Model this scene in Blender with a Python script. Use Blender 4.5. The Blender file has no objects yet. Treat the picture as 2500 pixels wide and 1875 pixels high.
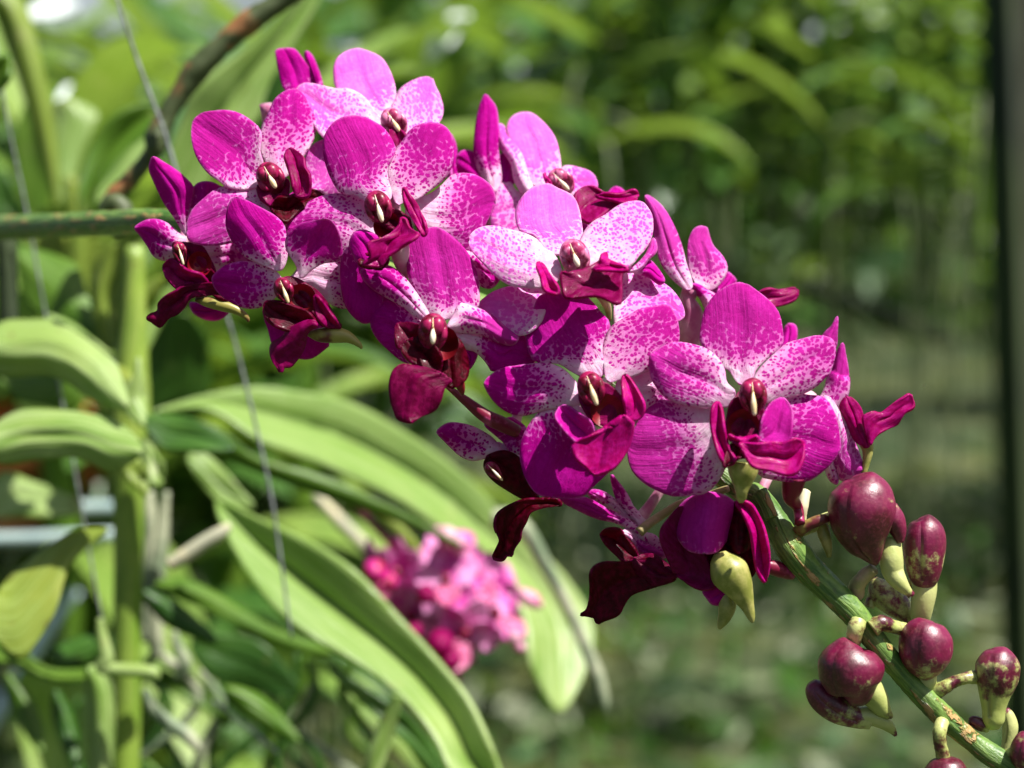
import bpy, math, random
import numpy as np
from mathutils import Vector, Matrix
R = math.radians
random.seed(7); np.random.seed(7)
S = bpy.context.scene
# ------------------------------------------------------------------ camera, sky, sun, exposure
FOC, D0 = 60.0, 0.385
cam_d = bpy.data.cameras.new('camera'); cam = bpy.data.objects.new('camera', cam_d)
S.collection.objects.link(cam); S.camera = cam
CL = Vector((0, 0, 1.35)); cam.location = CL; cam.rotation_euler = (R(90 - 8), 0, 0)
cam_d.lens = FOC; cam_d.sensor_width = 36; cam_d.clip_start = 0.02; cam_d.clip_end = 400
cam_d.dof.use_dof = True; cam_d.dof.focus_distance = D0; cam_d.dof.aperture_fstop = 8.6
W = bpy.data.worlds.new('World'); S.world = W; W.use_nodes = True
wn = W.node_tree.nodes; wl = W.node_tree.links
sky = wn.new('ShaderNodeTexSky'); sky.sky_type = 'NISHITA'; sky.sun_disc = False
SUN_EL, SUN_AZ = R(62), R(113)      # azimuth clockwise from +Y
sky.sun_elevation = SUN_EL; sky.sun_rotation = SUN_AZ
sky.air_density = 1.0; sky.dust_density = 3.0
bgn = wn['Background']; wl.new(sky.outputs[0], bgn.inputs[0]); bgn.inputs[1].default_value = 0.05
sd = bpy.data.lights.new('sun', 'SUN'); sd.energy = 5.0; sd.angle = R(0.5); sd.color = (1, .96, .89)
so = bpy.data.objects.new('sun', sd); S.collection.objects.link(so)
sv = Vector((math.sin(SUN_AZ) * math.cos(SUN_EL), math.cos(SUN_AZ) * math.cos(SUN_EL), math.sin(SUN_EL)))
so.rotation_euler = sv.to_track_quat('Z', 'Y').to_euler(); so.location = sv * 5
S.view_settings.view_transform = 'Standard'; S.view_settings.look = 'None'
S.view_settings.exposure = 0.95; S.view_settings.gamma = 1
S.render.engine = 'CYCLES'
S.cycles.max_bounces = 8; S.cycles.transmission_bounces = 6; S.cycles.diffuse_bounces = 4
S.cycles.sample_clamp_indirect = 6; S.cycles.use_denoising = True
CR = cam.rotation_euler.to_matrix()
CRn = np.array(CR)

def P3(x, y, D):
    """place of a thing seen in direction (x, y) of a 2500 px wide view, D metres along the view axis"""
    k = D * 36 / FOC / 2500
    return CRn @ np.array([(x - 1250) * k, -(y - 937.5) * k, -D]) + np.array(CL)
def P3v(X, Y, D):
    k = D * 36 / FOC / 2500
    return np.stack([(X - 1250) * k, -(Y - 937.5) * k, -D], -1) @ CRn.T + np.array(CL)

# ------------------------------------------------------------------ node helpers
def newmat(name):
    m = bpy.data.materials.new(name); m.use_nodes = True
    nt = m.node_tree; nt.nodes.clear()
    return m, nt
class NT:
    def __init__(s, nt): s.nt = nt
    def n(s, t, **k):
        nd = s.nt.nodes.new(t)
        for a, b in k.items(): setattr(nd, a, b)
        return nd
    def put(s, sock, v):
        if hasattr(v, 'is_output') or hasattr(v, 'links'): s.nt.links.new(v, sock)
        else: sock.default_value = v
    def math(s, op, a, b=0.0, c=None, clamp=False):
        nd = s.n('ShaderNodeMath', operation=op); nd.use_clamp = clamp
        s.put(nd.inputs[0], a); s.put(nd.inputs[1], b)
        if c is not None: s.put(nd.inputs[2], c)
        return nd.outputs[0]
    def mix(s, f, a, b, mode='MIX'):
        nd = s.n('ShaderNodeMix', data_type='RGBA', blend_type=mode); nd.clamp_factor = True
        s.put(nd.inputs[0], f)
        s.put(nd.inputs[6], a if not isinstance(a, tuple) else (*a, 1)); s.put(nd.inputs[7], b if not isinstance(b, tuple) else (*b, 1))
        return nd.outputs[2]
    def ramp(s, f, lo, hi, a=0.0, b=1.0, smooth=True):
        nd = s.n('ShaderNodeMapRange'); nd.interpolation_type = 'SMOOTHSTEP' if smooth else 'LINEAR'
        s.put(nd.inputs[0], f); s.put(nd.inputs[1], lo); s.put(nd.inputs[2], hi); s.put(nd.inputs[3], a); s.put(nd.inputs[4], b)
        return nd.outputs[0]
    def noise(s, v, sc, det=2.0, rough=.5, dist=0.0, col=False):
        nd = s.n('ShaderNodeTexNoise')
        if v is not None: s.put(nd.inputs['Vector'], v)
        nd.inputs['Scale'].default_value = sc; nd.inputs['Detail'].default_value = det
        nd.inputs['Roughness'].default_value = rough; nd.inputs['Distortion'].default_value = dist
        return nd.outputs['Color' if col else 'Fac']
    def attr(s, name, out='Fac'):
        nd = s.n('ShaderNodeAttribute'); nd.attribute_name = name
        return nd.outputs[out]
    def vmul(s, v, k):
        nd = s.n('ShaderNodeVectorMath', operation='MULTIPLY'); s.put(nd.inputs[0], v); nd.inputs[1].default_value = k
        return nd.outputs[0]
    def vadd(s, v, w):
        nd = s.n('ShaderNodeVectorMath', operation='ADD'); s.put(nd.inputs[0], v); s.put(nd.inputs[1], w)
        return nd.outputs[0]
    def pos(s): return s.n('ShaderNodeNewGeometry').outputs['Position']
    def bump(s, h, strength=.3, dist=.0003):
        nd = s.n('ShaderNodeBump'); nd.inputs['Strength'].default_value = strength; nd.inputs['Distance'].default_value = dist
        s.put(nd.inputs['Height'], h); return nd.outputs[0]
    def surf(s, col, rough=.5, spec=.5, transl=0.0, tcol=None, normal=None, coat=0.0, sheen=0.0, sss=0.0):
        p = s.n('ShaderNodeBsdfPrincipled')
        s.put(p.inputs['Base Color'], col if not isinstance(col, tuple) else (*col, 1))
        s.put(p.inputs['Roughness'], rough); p.inputs['Specular IOR Level'].default_value = spec
        p.inputs['Coat Weight'].default_value = coat; p.inputs['Coat Roughness'].default_value = .15
        p.inputs['Sheen Weight'].default_value = sheen
        if sss:
            p.inputs['Subsurface Weight'].default_value = sss; p.inputs['Subsurface Scale'].default_value = .002
            p.inputs['Subsurface Radius'].default_value = (1, .3, .5)
        if normal is not None: s.put(p.inputs['Normal'], normal)
        out = s.n('ShaderNodeOutputMaterial'); sh = p.outputs[0]
        if transl:
            t = s.n('ShaderNodeBsdfTranslucent'); s.put(t.inputs[0], tcol if tcol is not None else col)
            if normal is not None: s.put(t.inputs['Normal'], normal)
            mx = s.n('ShaderNodeMixShader'); mx.inputs[0].default_value = transl
            s.nt.links.new(sh, mx.inputs[1]); s.nt.links.new(t.outputs[0], mx.inputs[2]); sh = mx.outputs[0]
        s.nt.links.new(sh, out.inputs[0])

# ------------------------------------------------------------------ materials
M = {}
def mk_petal():
    m, nt = newmat('spotted_petal'); q = NT(nt)
    pat = q.attr('pat', 'Vector'); rad = q.attr('rad'); edge = q.attr('edge'); tone = q.math('POWER', q.attr('tone'), 2.4)
    wob = q.vmul(q.vadd(q.noise(pat, .45, 1, col=True), (-.5, -.5, -.5)), (1.5, 1.5, 0))
    wob2 = q.vmul(q.vadd(q.noise(pat, 2.6, 2, col=True), (-.5, -.5, -.5)), (.36, .36, 0))
    pv = q.vmul(q.vadd(q.vadd(pat, wob), wob2), (1.08, .9, 1))
    vo = q.n('ShaderNodeTexVoronoi'); vo.voronoi_dimensions = '2D'; q.put(vo.inputs['Vector'], pv); vo.inputs['Scale'].default_value = 1.08
    vo.inputs['Randomness'].default_value = .95
    cellv = q.n('ShaderNodeSeparateColor'); q.put(cellv.inputs[0], vo.outputs['Color'])
    r2 = q.math('ADD', rad, q.math('MULTIPLY', q.math('SUBTRACT', cellv.outputs[0], .5), .30))
    r2 = q.math('ADD', r2, q.math('MULTIPLY', q.math('SUBTRACT', q.noise(pat, .33, 3), .5), .34))
    dlt = q.math('SUBTRACT', r2, vo.outputs['Distance'])
    mask = q.ramp(dlt, -.11, .10)
    fine = q.noise(pat, 7.0, 2, .6); mid = q.noise(pat, .5, 3)
    wht = q.mix(q.ramp(mid, .35, .7), (.85, .46, .72), (.9, .72, .85))
    # faint pink wash grows with the spot field
    wht = q.mix(q.ramp(rad, .08, .52, 0, .92), wht, q.mix(tone, (.72, .09, .54), (.92, .42, .84)))
    deep = q.mix(tone, (.44, .001, .24), (.84, .12, .68))  # high tone pales the magenta as if overexposed by the sun
    lite = q.mix(tone, (.60, .006, .39), (.93, .28, .82))
    streak = q.noise(q.vmul(pat, (2.2, .22, 1)), 1.0, 3, .6)
    mag = q.mix(q.ramp(fine, .40, .68, 0, .55), deep, lite)
    mag = q.mix(q.ramp(streak, .45, .75, 0, .35), mag, lite)
    mag = q.mix(q.ramp(q.noise(pat, 3.2, 3, .7), .54, .66, 0, .4), mag, q.mix(tone, (.68, .03, .46), (.95, .36, .86)))
    mag = q.mix(q.ramp(mid, .5, .75, 0, .35), mag, deep)
    mag = q.mix(q.ramp(vo.outputs['Distance'], .25, .6, 0, .45), mag, lite)
    big = q.noise(pat, .13, 3, .6)
    mag = q.mix(q.ramp(big, .42, .62, 0, .6), mag, deep)
    mag = q.mix(q.ramp(big, .5, .34, 0, .35), mag, q.mix(tone, (.62, .012, .42), (.93, .26, .82)))
    vein = q.noise(q.vmul(pat, (1.5, .07, 1)), 1.0, 2, .5)
    mag = q.mix(q.ramp(vein, .50, .6, 0, .42), mag, deep)
    col = q.mix(mask, wht, mag)
    col = q.mix(q.ramp(edge, .0, .55, .6, 0), col, q.mix(tone, (.66, .16, .55), (.9, .6, .85)))
    bl = q.ramp(q.noise(q.vadd(pat, (31, 7, 0)), .16, 4, .7), .735, .76)
    col = q.mix(q.math('MULTIPLY', bl, .75), col, (.42, .09, .03))
    bf = q.n('ShaderNodeNewGeometry').outputs['Backfacing']
    h = q.math('ADD', q.math('MULTIPLY', fine, 1.1), q.math('ADD', q.math('MULTIPLY', streak, .6), q.math('MULTIPLY', mid, 2.4)))
    q.surf(col, .5, .02, .34, q.mix(.3, col, (.85, .0, .42)), q.bump(q.math('ADD', h, q.math('MULTIPLY', vein, 2.2)), .5, .00035))
    return m
def mk_lip():
    m, nt = newmat('crimson_lip'); q = NT(nt)
    pat = q.attr('pat', 'Vector'); edge = q.attr('edge'); tone = q.attr('tone')
    n1 = q.noise(pat, .6, 4, .6); n2 = q.noise(pat, 8, 2)
    a = q.mix(tone, (.03, .0, .001), (.40, .0005, .13)); b = q.mix(tone, (.11, .0, .014), (.52, .005, .24))  # low tone puts the shade into the colour of hanging lips
    c = q.mix(q.ramp(n1, .4, .65), a, b)
    streak = q.noise(q.vmul(pat, (2.0, .25, 1)), 1.0, 3, .6)
    c = q.mix(q.ramp(streak, .52, .75, 0, .55), c, b)
    c = q.mix(q.ramp(edge, 0, .3, .4, 0), c, (.4, .008, .14))
    q.surf(c, q.ramp(n1, .3, .7, .26, .45), .10, .30, q.mix(.5, c, (.75, .0, .17)), q.bump(q.math('ADD', n1, q.math('ADD', q.math('MULTIPLY', n2, .3), q.math('MULTIPLY', streak, 1.2))), .45, .0004), coat=.04)
    return m
def simple(name, c1, c2, sc=300, rough=.45, transl=0, det=3, bumpk=.3, lo=.4, hi=.6, coat=0, spec=.5, bd=.0004, stretch=None):
    m, nt = newmat(name); q = NT(nt)
    v = q.pos()
    if stretch: v = q.vmul(v, stretch)
    n = q.noise(v, sc, det, .6)
    c = q.mix(q.ramp(n, lo, hi), c1, c2)
    q.surf(c, rough, spec, transl, None, q.bump(n, bumpk, bd), coat=coat)
    return m
def mk_bud():
    m, nt = newmat('bud_skin'); q = NT(nt)
    g = q.attr('gm'); p = q.pos()
    n = q.noise(p, 420, 4, .7); n2 = q.noise(p, 90, 3, .6); n3 = q.noise(p, 1500, 2)
    gm = q.math('ADD', g, q.math('ADD', q.math('MULTIPLY', q.math('SUBTRACT', n, .5), 1.5), q.math('MULTIPLY', q.math('SUBTRACT', n2, .5), 1.5)))
    red = q.mix(q.ramp(n2, .38, .62), (.06, .0008, .008), (.17, .003, .045))
    red = q.mix(q.ramp(n3, .5, .64, 0, .3), red, (.26, .04, .08))
    red = q.mix(q.ramp(q.noise(p, 260, 5, .75), .56, .7, 0, .3), red, (.24, .08, .06))
    grn = q.mix(q.ramp(n2, .35, .65), (.36, .42, .10), (.50, .52, .20))
    c = q.mix(q.ramp(gm, .30, .70), red, grn)
    crease = q.attr('crease')
    c = q.mix(q.math('MULTIPLY', crease, .5), c, (.05, .002, .012))
    h = q.math('SUBTRACT', q.math('ADD', q.math('MULTIPLY', n, .4), q.math('MULTIPLY', n2, .8)), q.math('MULTIPLY', crease, .9))
    q.surf(c, q.ramp(n, .3, .7, .32, .5), .7, .06, None, q.bump(h, .6, .0006), coat=.05, sss=.0)
    return m
def mk_stem():
    m, nt = newmat('stem_skin'); q = NT(nt)
    p = q.pos(); v = q.attr('pat', 'Vector')
    st = q.noise(q.vmul(v, (1.6, .14, 1)), 1.0, 4, .65); n2 = q.noise(p, 700, 3, .6); n3 = q.noise(p, 60, 3)
    c = q.mix(q.ramp(st, .35, .65), (.05, .13, .018), (.17, .28, .055))
    c = q.mix(q.ramp(n2, .58, .72, 0, .6), c, (.07, .09, .03))
    # brown corky scars
    sc = q.math('MULTIPLY', q.ramp(q.noise(q.vmul(v, (.5, .12, 1)), 1.0, 3, .5), .555, .61), q.ramp(n2, .34, .5))
    c = q.mix(sc, c, (.42, .27, .10))
    dk = q.ramp(n3, .60, .72)
    c = q.mix(q.math('MULTIPLY', dk, .75), c, (.05, .035, .02))
    q.surf(c, .42, .4, .05, None, q.bump(q.math('ADD', st, q.math('MULTIPLY', sc, 1.2)), .7, .0008))
    return m
def mk_leaf(name, c1, c2, c3, tr=.35, rough=.42, spec=.45):
    m, nt = newmat(name); q = NT(nt)
    pat = q.attr('pat', 'Vector'); p = q.pos()
    vein = q.noise(q.vmul(pat, (.9, .025, 1)), 1.0, 3, .6); n = q.noise(p, 22, 3, .6); sp = q.noise(p, 160, 3, .6)
    c = q.mix(q.ramp(n, .38, .65), c1, c2)
    c = q.mix(q.ramp(vein, .40, .62, 0, .8), c, c3)
    c = q.mix(q.ramp(q.noise(p, 9, 2, .5), .42, .6, .55, 0), c, c1)
    c = q.mix(q.ramp(q.noise(p, 55, 4, .7), .60, .70, 0, .35), c, (.40, .40, .16))
    c = q.mix(q.ramp(sp, .66, .74, 0, .6), c, (.16, .13, .03))
    q.surf(c, rough, spec, tr, q.mix(.35, c, (.42, .62, .03)), q.bump(vein, .6, .0014))
    return m
def mk_ground():
    m, nt = newmat('mossy_floor'); q = NT(nt); p = q.pos()
    a = q.noise(p, 1.8, 4, .6); b = q.noise(p, 4.5, 3, .6); c = q.noise(p, .7, 3)
    col = q.mix(q.ramp(a, .44, .56), (.014, .026, .010), (.055, .06, .014))
    col = q.mix(q.ramp(b, .46, .62), col, (.085, .10, .05))
    col = q.mix(q.ramp(b, .36, .46, 1, 0), col, (.02, .045, .015))
    col = q.mix(q.ramp(c, .5, .65, 0, .5), col, (.03, .055, .03))
    q.surf(col, .85, .08, 0, None, q.bump(b, .5, .02))
    return m
M['petal'] = mk_petal(); M['lip'] = mk_lip(); M['bud'] = mk_bud(); M['stem'] = mk_stem()
M['column'] = simple('column_skin', (.12, .001, .012), (.36, .010, .09), 420, .38, .15, coat=.05, spec=.35)
M['column_pale'] = simple('column_pale_skin', (.40, .02, .12), (.75, .22, .42), 420, .38, .2)  # lighter copy of the column colour for the sunlit flowers
M['throat'] = simple('throat_skin', (.10, .0, .003), (.22, .0, .012), 200, .4, .05)
M['cream'] = simple('cream_tooth', (.80, .60, .32), (.9, .80, .66), 300, .35, .2)
M['spur'] = simple('spur_skin', (.24, .26, .05), (.44, .41, .13), 300, .4, .12, lo=.35, hi=.65)
M['spurdark'] = simple('spur_brown', (.12, .012, .02), (.30, .27, .06), 130, .4, .08, lo=.42, hi=.56)  # olive and brown, darkened further for the spurs in shade
M['pinktube'] = simple('pink_tube', (.55, .14, .30), (.78, .50, .58), 170, .45, .25, lo=.35, hi=.65)
M['crimtube'] = simple('crimson_tube', (.20, .004, .035), (.50, .06, .20), 260, .4, .15, lo=.5, hi=.68)
M['tan'] = simple('tan_stalk', (.34, .30, .12), (.52, .36, .22), 200, .45, .1)
M['leaf'] = mk_leaf('leaf_green', (.06, .15, .01), (.12, .24, .018), (.2, .33, .04))
M['leafy'] = mk_leaf('leaf_yellow', (.18, .26, .025), (.34, .38, .05), (.30, .40, .09))
M['leafpale'] = mk_leaf('leaf_pale', (.18, .31, .055), (.32, .44, .12), (.42, .54, .22), rough=.38)
M['leafdark'] = mk_leaf('leaf_dark', (.02, .075, .008), (.045, .13, .012), (.07, .17, .02), tr=.25)
M['bark'] = simple('branch_bark', (.05, .07, .02), (.30, .13, .045), 45, .6, 0, lo=.48, hi=.6)
M['tube'] = simple('green_tube', (.06, .17, .035), (.13, .24, .05), 60, .45, .05)
M['root'] = simple('root_skin', (.42, .42, .30), (.62, .56, .36), 120, .6, .1)
M['rootgrey'] = simple('root_grey', (.13, .18, .10), (.34, .36, .24), 60, .6, 0)
M['rootfar'] = simple('root_far', (.05, .085, .03), (.16, .19, .09), 60, .6, 0)
M['screen'] = simple('woven_screen', (.66, .74, .80), (.80, .85, .88), 1.2, .8, .2)
M['petal_rose'] = simple('rose_petal', (.70, .04, .42), (.86, .36, .68), 110, .5, .3, lo=.38, hi=.62)
M['lip_red'] = simple('red_lip', (.34, .002, .04), (.60, .02, .26), 200, .45, .2)
M['stemleaf'] = mk_leaf('stem_sheath', (.12, .23, .02), (.30, .42, .05), (.36, .44, .10), tr=.1)
M['pipeblue'] = simple('pale_blue_plastic', (.55, .68, .85), (.62, .74, .88), 20, .4, .1)
M['wire'] = simple('wire_metal', (.12, .13, .13), (.22, .24, .24), 400, .35, 0)
M['pipe'] = simple('pipe_grey', (.26, .36, .36), (.34, .44, .42), 30, .4, 0)
M['rust'] = simple('rusty_clay', (.50, .10, .03), (.62, .22, .08), 60, .7, 0)
M['blackstuff'] = simple('dark_wood_shade', (.012, .022, .008), (.03, .05, .012), 6, .8, 0, bd=.002)  # also colours the bars that stand in for shade
M['postlit'] = simple('brown_wood', (.26, .19, .12), (.42, .33, .22), 5, .7, 0, bd=.002, stretch=(8, 8, 1))
M['white'] = simple('sky_gap_white', (.85, .9, .92), (.8, .86, .88), 20, .4, .3)  # colour of the sheets that stand in for sky glimpses
M['ground'] = mk_ground()
M['backleaf'] = mk_leaf('far_leaf', (.022, .085, .012), (.06, .155, .022), (.13, .25, .055), tr=.3, rough=.38)
M['backleaf2'] = mk_leaf('far_leaf_yellow', (.12, .23, .025), (.24, .35, .06), (.34, .46, .14), tr=.35, rough=.38)
M['backleaf3'] = mk_leaf('far_leaf_blue', (.02, .08, .02), (.05, .14, .04), (.14, .25, .10), tr=.2, rough=.25, spec=.9)

# ------------------------------------------------------------------ object helpers
ORG = {}
def tag(o, label=None, cat=None, group=None, kind=None):
    if label: o['label'] = label
    if cat: o['category'] = cat
    if group: o['group'] = group
    if kind: o['kind'] = kind
    return o
def link(o, parent, origin):
    S.collection.objects.link(o); ORG[o.name] = np.array(origin, float)
    if parent is not None:
        o.parent = parent; o.location = Vector(ORG[o.name] - ORG[parent.name])
    else: o.location = Vector(ORG[o.name])
    return o
def empty(name, origin, label, cat, group=None):
    o = bpy.data.objects.new(name, None); o.empty_display_size = .02
    link(o, None, origin); return tag(o, label, cat, group)
class Mesh:
    def __init__(s): s.v = []; s.f = []; s.a = {}; s.mi = []; s.nv = 0
    def add(s, v, f, attrs=None, mi=0):
        n = len(v); s.v.append(np.asarray(v, float)); s.f += [tuple(i + s.nv for i in q) for q in f]; s.mi += [mi] * len(f)
        for k in ('rad', 'edge', 'tone', 'gm', 'crease'):
            s.a.setdefault(k, []).append(np.full(n, 0.0) if not attrs or k not in attrs else np.broadcast_to(np.asarray(attrs[k], float), (n,)))
        s.a.setdefault('pat', []).append(np.zeros((n, 3)) if not attrs or 'pat' not in attrs else attrs['pat'])
        s.nv += n
    def build(s, name, mats, parent=None, origin=None, solid=0, label=None, bevel=0):
        v = np.concatenate(s.v)
        if origin is None: origin = v.mean(0)
        origin = np.array(origin, float)
        me = bpy.data.meshes.new(name); me.from_pydata((v - origin).tolist(), [], s.f)
        for m in (mats if isinstance(mats, (list, tuple)) else [mats]): me.materials.append(M[m])
        me.polygons.foreach_set('material_index', s.mi)
        me.polygons.foreach_set('use_smooth', [True] * len(s.f))
        for k, parts in s.a.items():
            d = np.concatenate(parts)
            if k == 'pat':
                at = me.attributes.new(k, 'FLOAT_VECTOR', 'POINT'); at.data.foreach_set('vector', d.ravel())
            elif np.any(d):
                at = me.attributes.new(k, 'FLOAT', 'POINT'); at.data.foreach_set('value', d)
        me.update()
        o = bpy.data.objects.new(name, me); link(o, parent, origin)
        if solid:
            md = o.modifiers.new('thickness', 'SOLIDIFY'); md.thickness = solid; md.offset = 0
        if label: o['label'] = label
        return o

CROP = dict(A=(300, 80, 3.318), B=(300, 420, 3.318), C=(700, 80, 3.318), D=(800, 520, 3.0717), E=(1100, 230, 3.318),
            F=(1500, 450, 3.318), G=(1050, 800, 3.318), H=(1550, 850, 3.0157), I=(1050, 930, 2.6024), J=(1850, 1150, 2.2877),
            K=(0, 0, 2.5525), L=(0, 600, 2.5525), M=(0, 1200, 2.4575), N=(700, 1200, 2.4578), Q=(1500, 0, 2.212),
            R=(600, 400, 2.765), S=(1200, 640, 3.95), V=(0, 0, .8848), X=(0, 0, 1))
def parse(spec):
    pts, tip, cr = [], None, CROP['X']
    for seg in spec.replace(';', ' ').split(','):
        for w in seg.split():
            if w.endswith(':'): cr = CROP[w[:-1]]; continue
            if w.startswith('*'): tip = len(pts) // 1; w = w[1:]
            pts.append(('n', float(w), cr))
    xs = []
    i = 0; tipi = None
    # values come in pairs (x y)
    for j in range(0, len(pts), 2):
        c = pts[j][2]; xs.append((c[0] + pts[j][1] / c[2], c[1] + pts[j + 1][1] / c[2]))
        if tip is not None and j == tip: tipi = len(xs) - 1
    return np.array(xs), tipi
def cr_closed(p, k=10):
    n = len(p); out = []; idx = []
    for i in range(n):
        a, b, c, d = p[(i - 1) % n], p[i], p[(i + 1) % n], p[(i + 2) % n]
        idx.append(len(out))
        for t in np.arange(k) / k:
            out.append(.5 * ((2 * b) + (-a + c) * t + (2 * a - 5 * b + 4 * c - d) * t * t + (-a + 3 * b - 3 * c + d) * t ** 3))
    return np.array(out), idx
def resample(ch, ts):
    d = np.r_[0, np.cumsum(np.linalg.norm(np.diff(ch, axis=0), axis=1))]; d /= max(d[-1], 1e-9)
    return np.stack([np.interp(ts, d, ch[:, k]) for k in range(2)], -1)
PM = .231 / 2500      # metres per view pixel in the focal plane
SEED = [0]
def patch(spec, depth, cup=2.3, bend=3.0, groove=.8, wave=.5, fold=0.0, w=.12, k=.5, center=.3, edgew=.2, tone=0.0, N=26, Mc=16, twist=0.0, scale=1.0):
    """blade-like sheet: base point first, * marks the tip. depth(X,Y)->metres. Returns verts, faces, attrs"""
    SEED[0] += 1; rs = random.Random(SEED[0] * 13 + 5)
    p, tip = parse(spec)
    dense, idx = cr_closed(p)
    ti = idx[tip]
    L = dense[:ti + 1]; Rr = np.concatenate([dense[ti:], dense[:1]])[::-1]
    t = np.linspace(0, 1, N + 1); t = t - .06 * np.sin(2 * math.pi * t)
    Lp, Rp = resample(L, t), resample(Rr, t)
    s = np.linspace(-1, 1, Mc + 1)
    X = Lp[:, None, 0] * (1 - s[None]) / 2 + Rp[:, None, 0] * (1 + s[None]) / 2
    Y = Lp[:, None, 1] * (1 - s[None]) / 2 + Rp[:, None, 1] * (1 + s[None]) / 2
    T = np.repeat(t[:, None], Mc + 1, 1); Sg = np.repeat(s[None], N + 1, 0)
    width = np.linalg.norm(Lp - Rp, axis=1)[:, None] * PM * 1000    # mm
    wn_ = np.clip(width / max(width.max(), 1e-6), 0, 1)
    D = depth(X, Y)
    ph = rs.uniform(0, 6.28); ph2 = rs.uniform(0, 6.28)
    mm = cup * (Sg ** 2) * wn_ + bend * T ** 2 - groove * -np.exp(-(Sg / .16) ** 2) * wn_ * np.sin(math.pi * np.clip(T * .9 + .05, 0, 1))
    mm = mm + wave * np.abs(Sg) ** 1.5 * np.sin(T * 9 + ph + np.sign(Sg) * ph2) * wn_ + fold * np.abs(Sg) * wn_ + twist * Sg * T
    mm = mm + .25 * wave * np.sin(T * 5 + Sg * 3 + ph2)
    for q_ in range(4): mm = mm + .16 * np.sin(T * rs.uniform(4, 11) + Sg * rs.uniform(-5, 5) + rs.uniform(0, 6)) * wn_ * T
    D = D + mm * .001 * scale
    V = P3v(X, Y, D)
    # distance to outline in mm
    flat = np.stack([X.ravel(), Y.ravel()], -1)
    dd = np.sqrt(((flat[:, None] - dense[None, ::3]) ** 2).sum(-1)).min(1).reshape(X.shape) * PM * 1000
    mid = V[:, Mc // 2]; lv = np.r_[0, np.cumsum(np.linalg.norm(np.diff(mid, axis=0), axis=1))] * 1000
    u = Sg * width * .5; v = np.repeat(lv[:, None], Mc + 1, 1)
    off = (rs.uniform(0, 90), rs.uniform(0, 90))
    pat = np.stack([u + off[0], v + off[1], np.zeros_like(u)], -1)
    x = np.clip((T + center * (1 - np.abs(Sg)) * T * .95 - w * .7) / max(k * 1.35, 1e-3), 0, 1.25)
    rad = np.interp(x, [0, .12, .5, .85, 1.25], [-.2, .24, .45, .76, 1.15])
    rad = rad - edgew * np.clip(1 - dd / 2.6, 0, 1) * np.clip(1.4 - T * 1.1, 0, 1)
    # drop the degenerate end rows to single points
    nr = N + 1; nc = Mc + 1
    g = lambda a: np.concatenate([a[0, :1], a[1:-1].reshape(-1, *a.shape[2:]), a[-1, :1]])
    Vf = g(V); fc = []
    iv = lambda r, c: 0 if r == 0 else (1 + (nr - 2) * nc if r == nr - 1 else 1 + (r - 1) * nc + c)
    for r in range(N):
        for c in range(Mc):
            q = [iv(r, c), iv(r, c + 1), iv(r + 1, c + 1), iv(r + 1, c)]
            if r == 0: q = [q[0], q[2], q[3]]
            elif r == N - 1: q = [q[0], q[1], q[2]]
            fc.append(q)
    return Vf, fc, dict(rad=g(rad) if w < 5 else -.2, edge=g(dd), tone=tone, pat=g(pat))

def frames(C):
    n = len(C); T = np.gradient(C, axis=0); T /= np.linalg.norm(T, axis=1)[:, None] + 1e-12
    up = np.array(CR.col[2])    # towards the camera
    x = np.cross(T[0], up); x = x if np.linalg.norm(x) > 1e-3 else np.cross(T[0], np.array([1, 0, 0.])); x /= np.linalg.norm(x)
    out = []
    for i in range(n):
        x = x - T[i] * x.dot(T[i]); x /= np.linalg.norm(x) + 1e-12
        out.append((x.copy(), np.cross(T[i], x)))
    return T, out
def crv(p, k):
    p = np.asarray(p, float)
    if len(p) < 3 : return np.array([p[0] + (p[-1] - p[0]) * t for t in np.linspace(0, 1, k * (len(p) - 1) + 1)])
    q = np.vstack([2 * p[0] - p[1], p, 2 * p[-1] - p[-2]]); out = []
    for i in range(1, len(q) - 2):
        a, b, c, d = q[i - 1:i + 3]
        for t in np.arange(k) / k:
            out.append(.5 * ((2 * b) + (-a + c) * t + (2 * a - 5 * b + 4 * c - d) * t * t + (-a + 3 * b - 3 * c + d) * t ** 3))
    out.append(p[-1]); return np.array(out)
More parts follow.
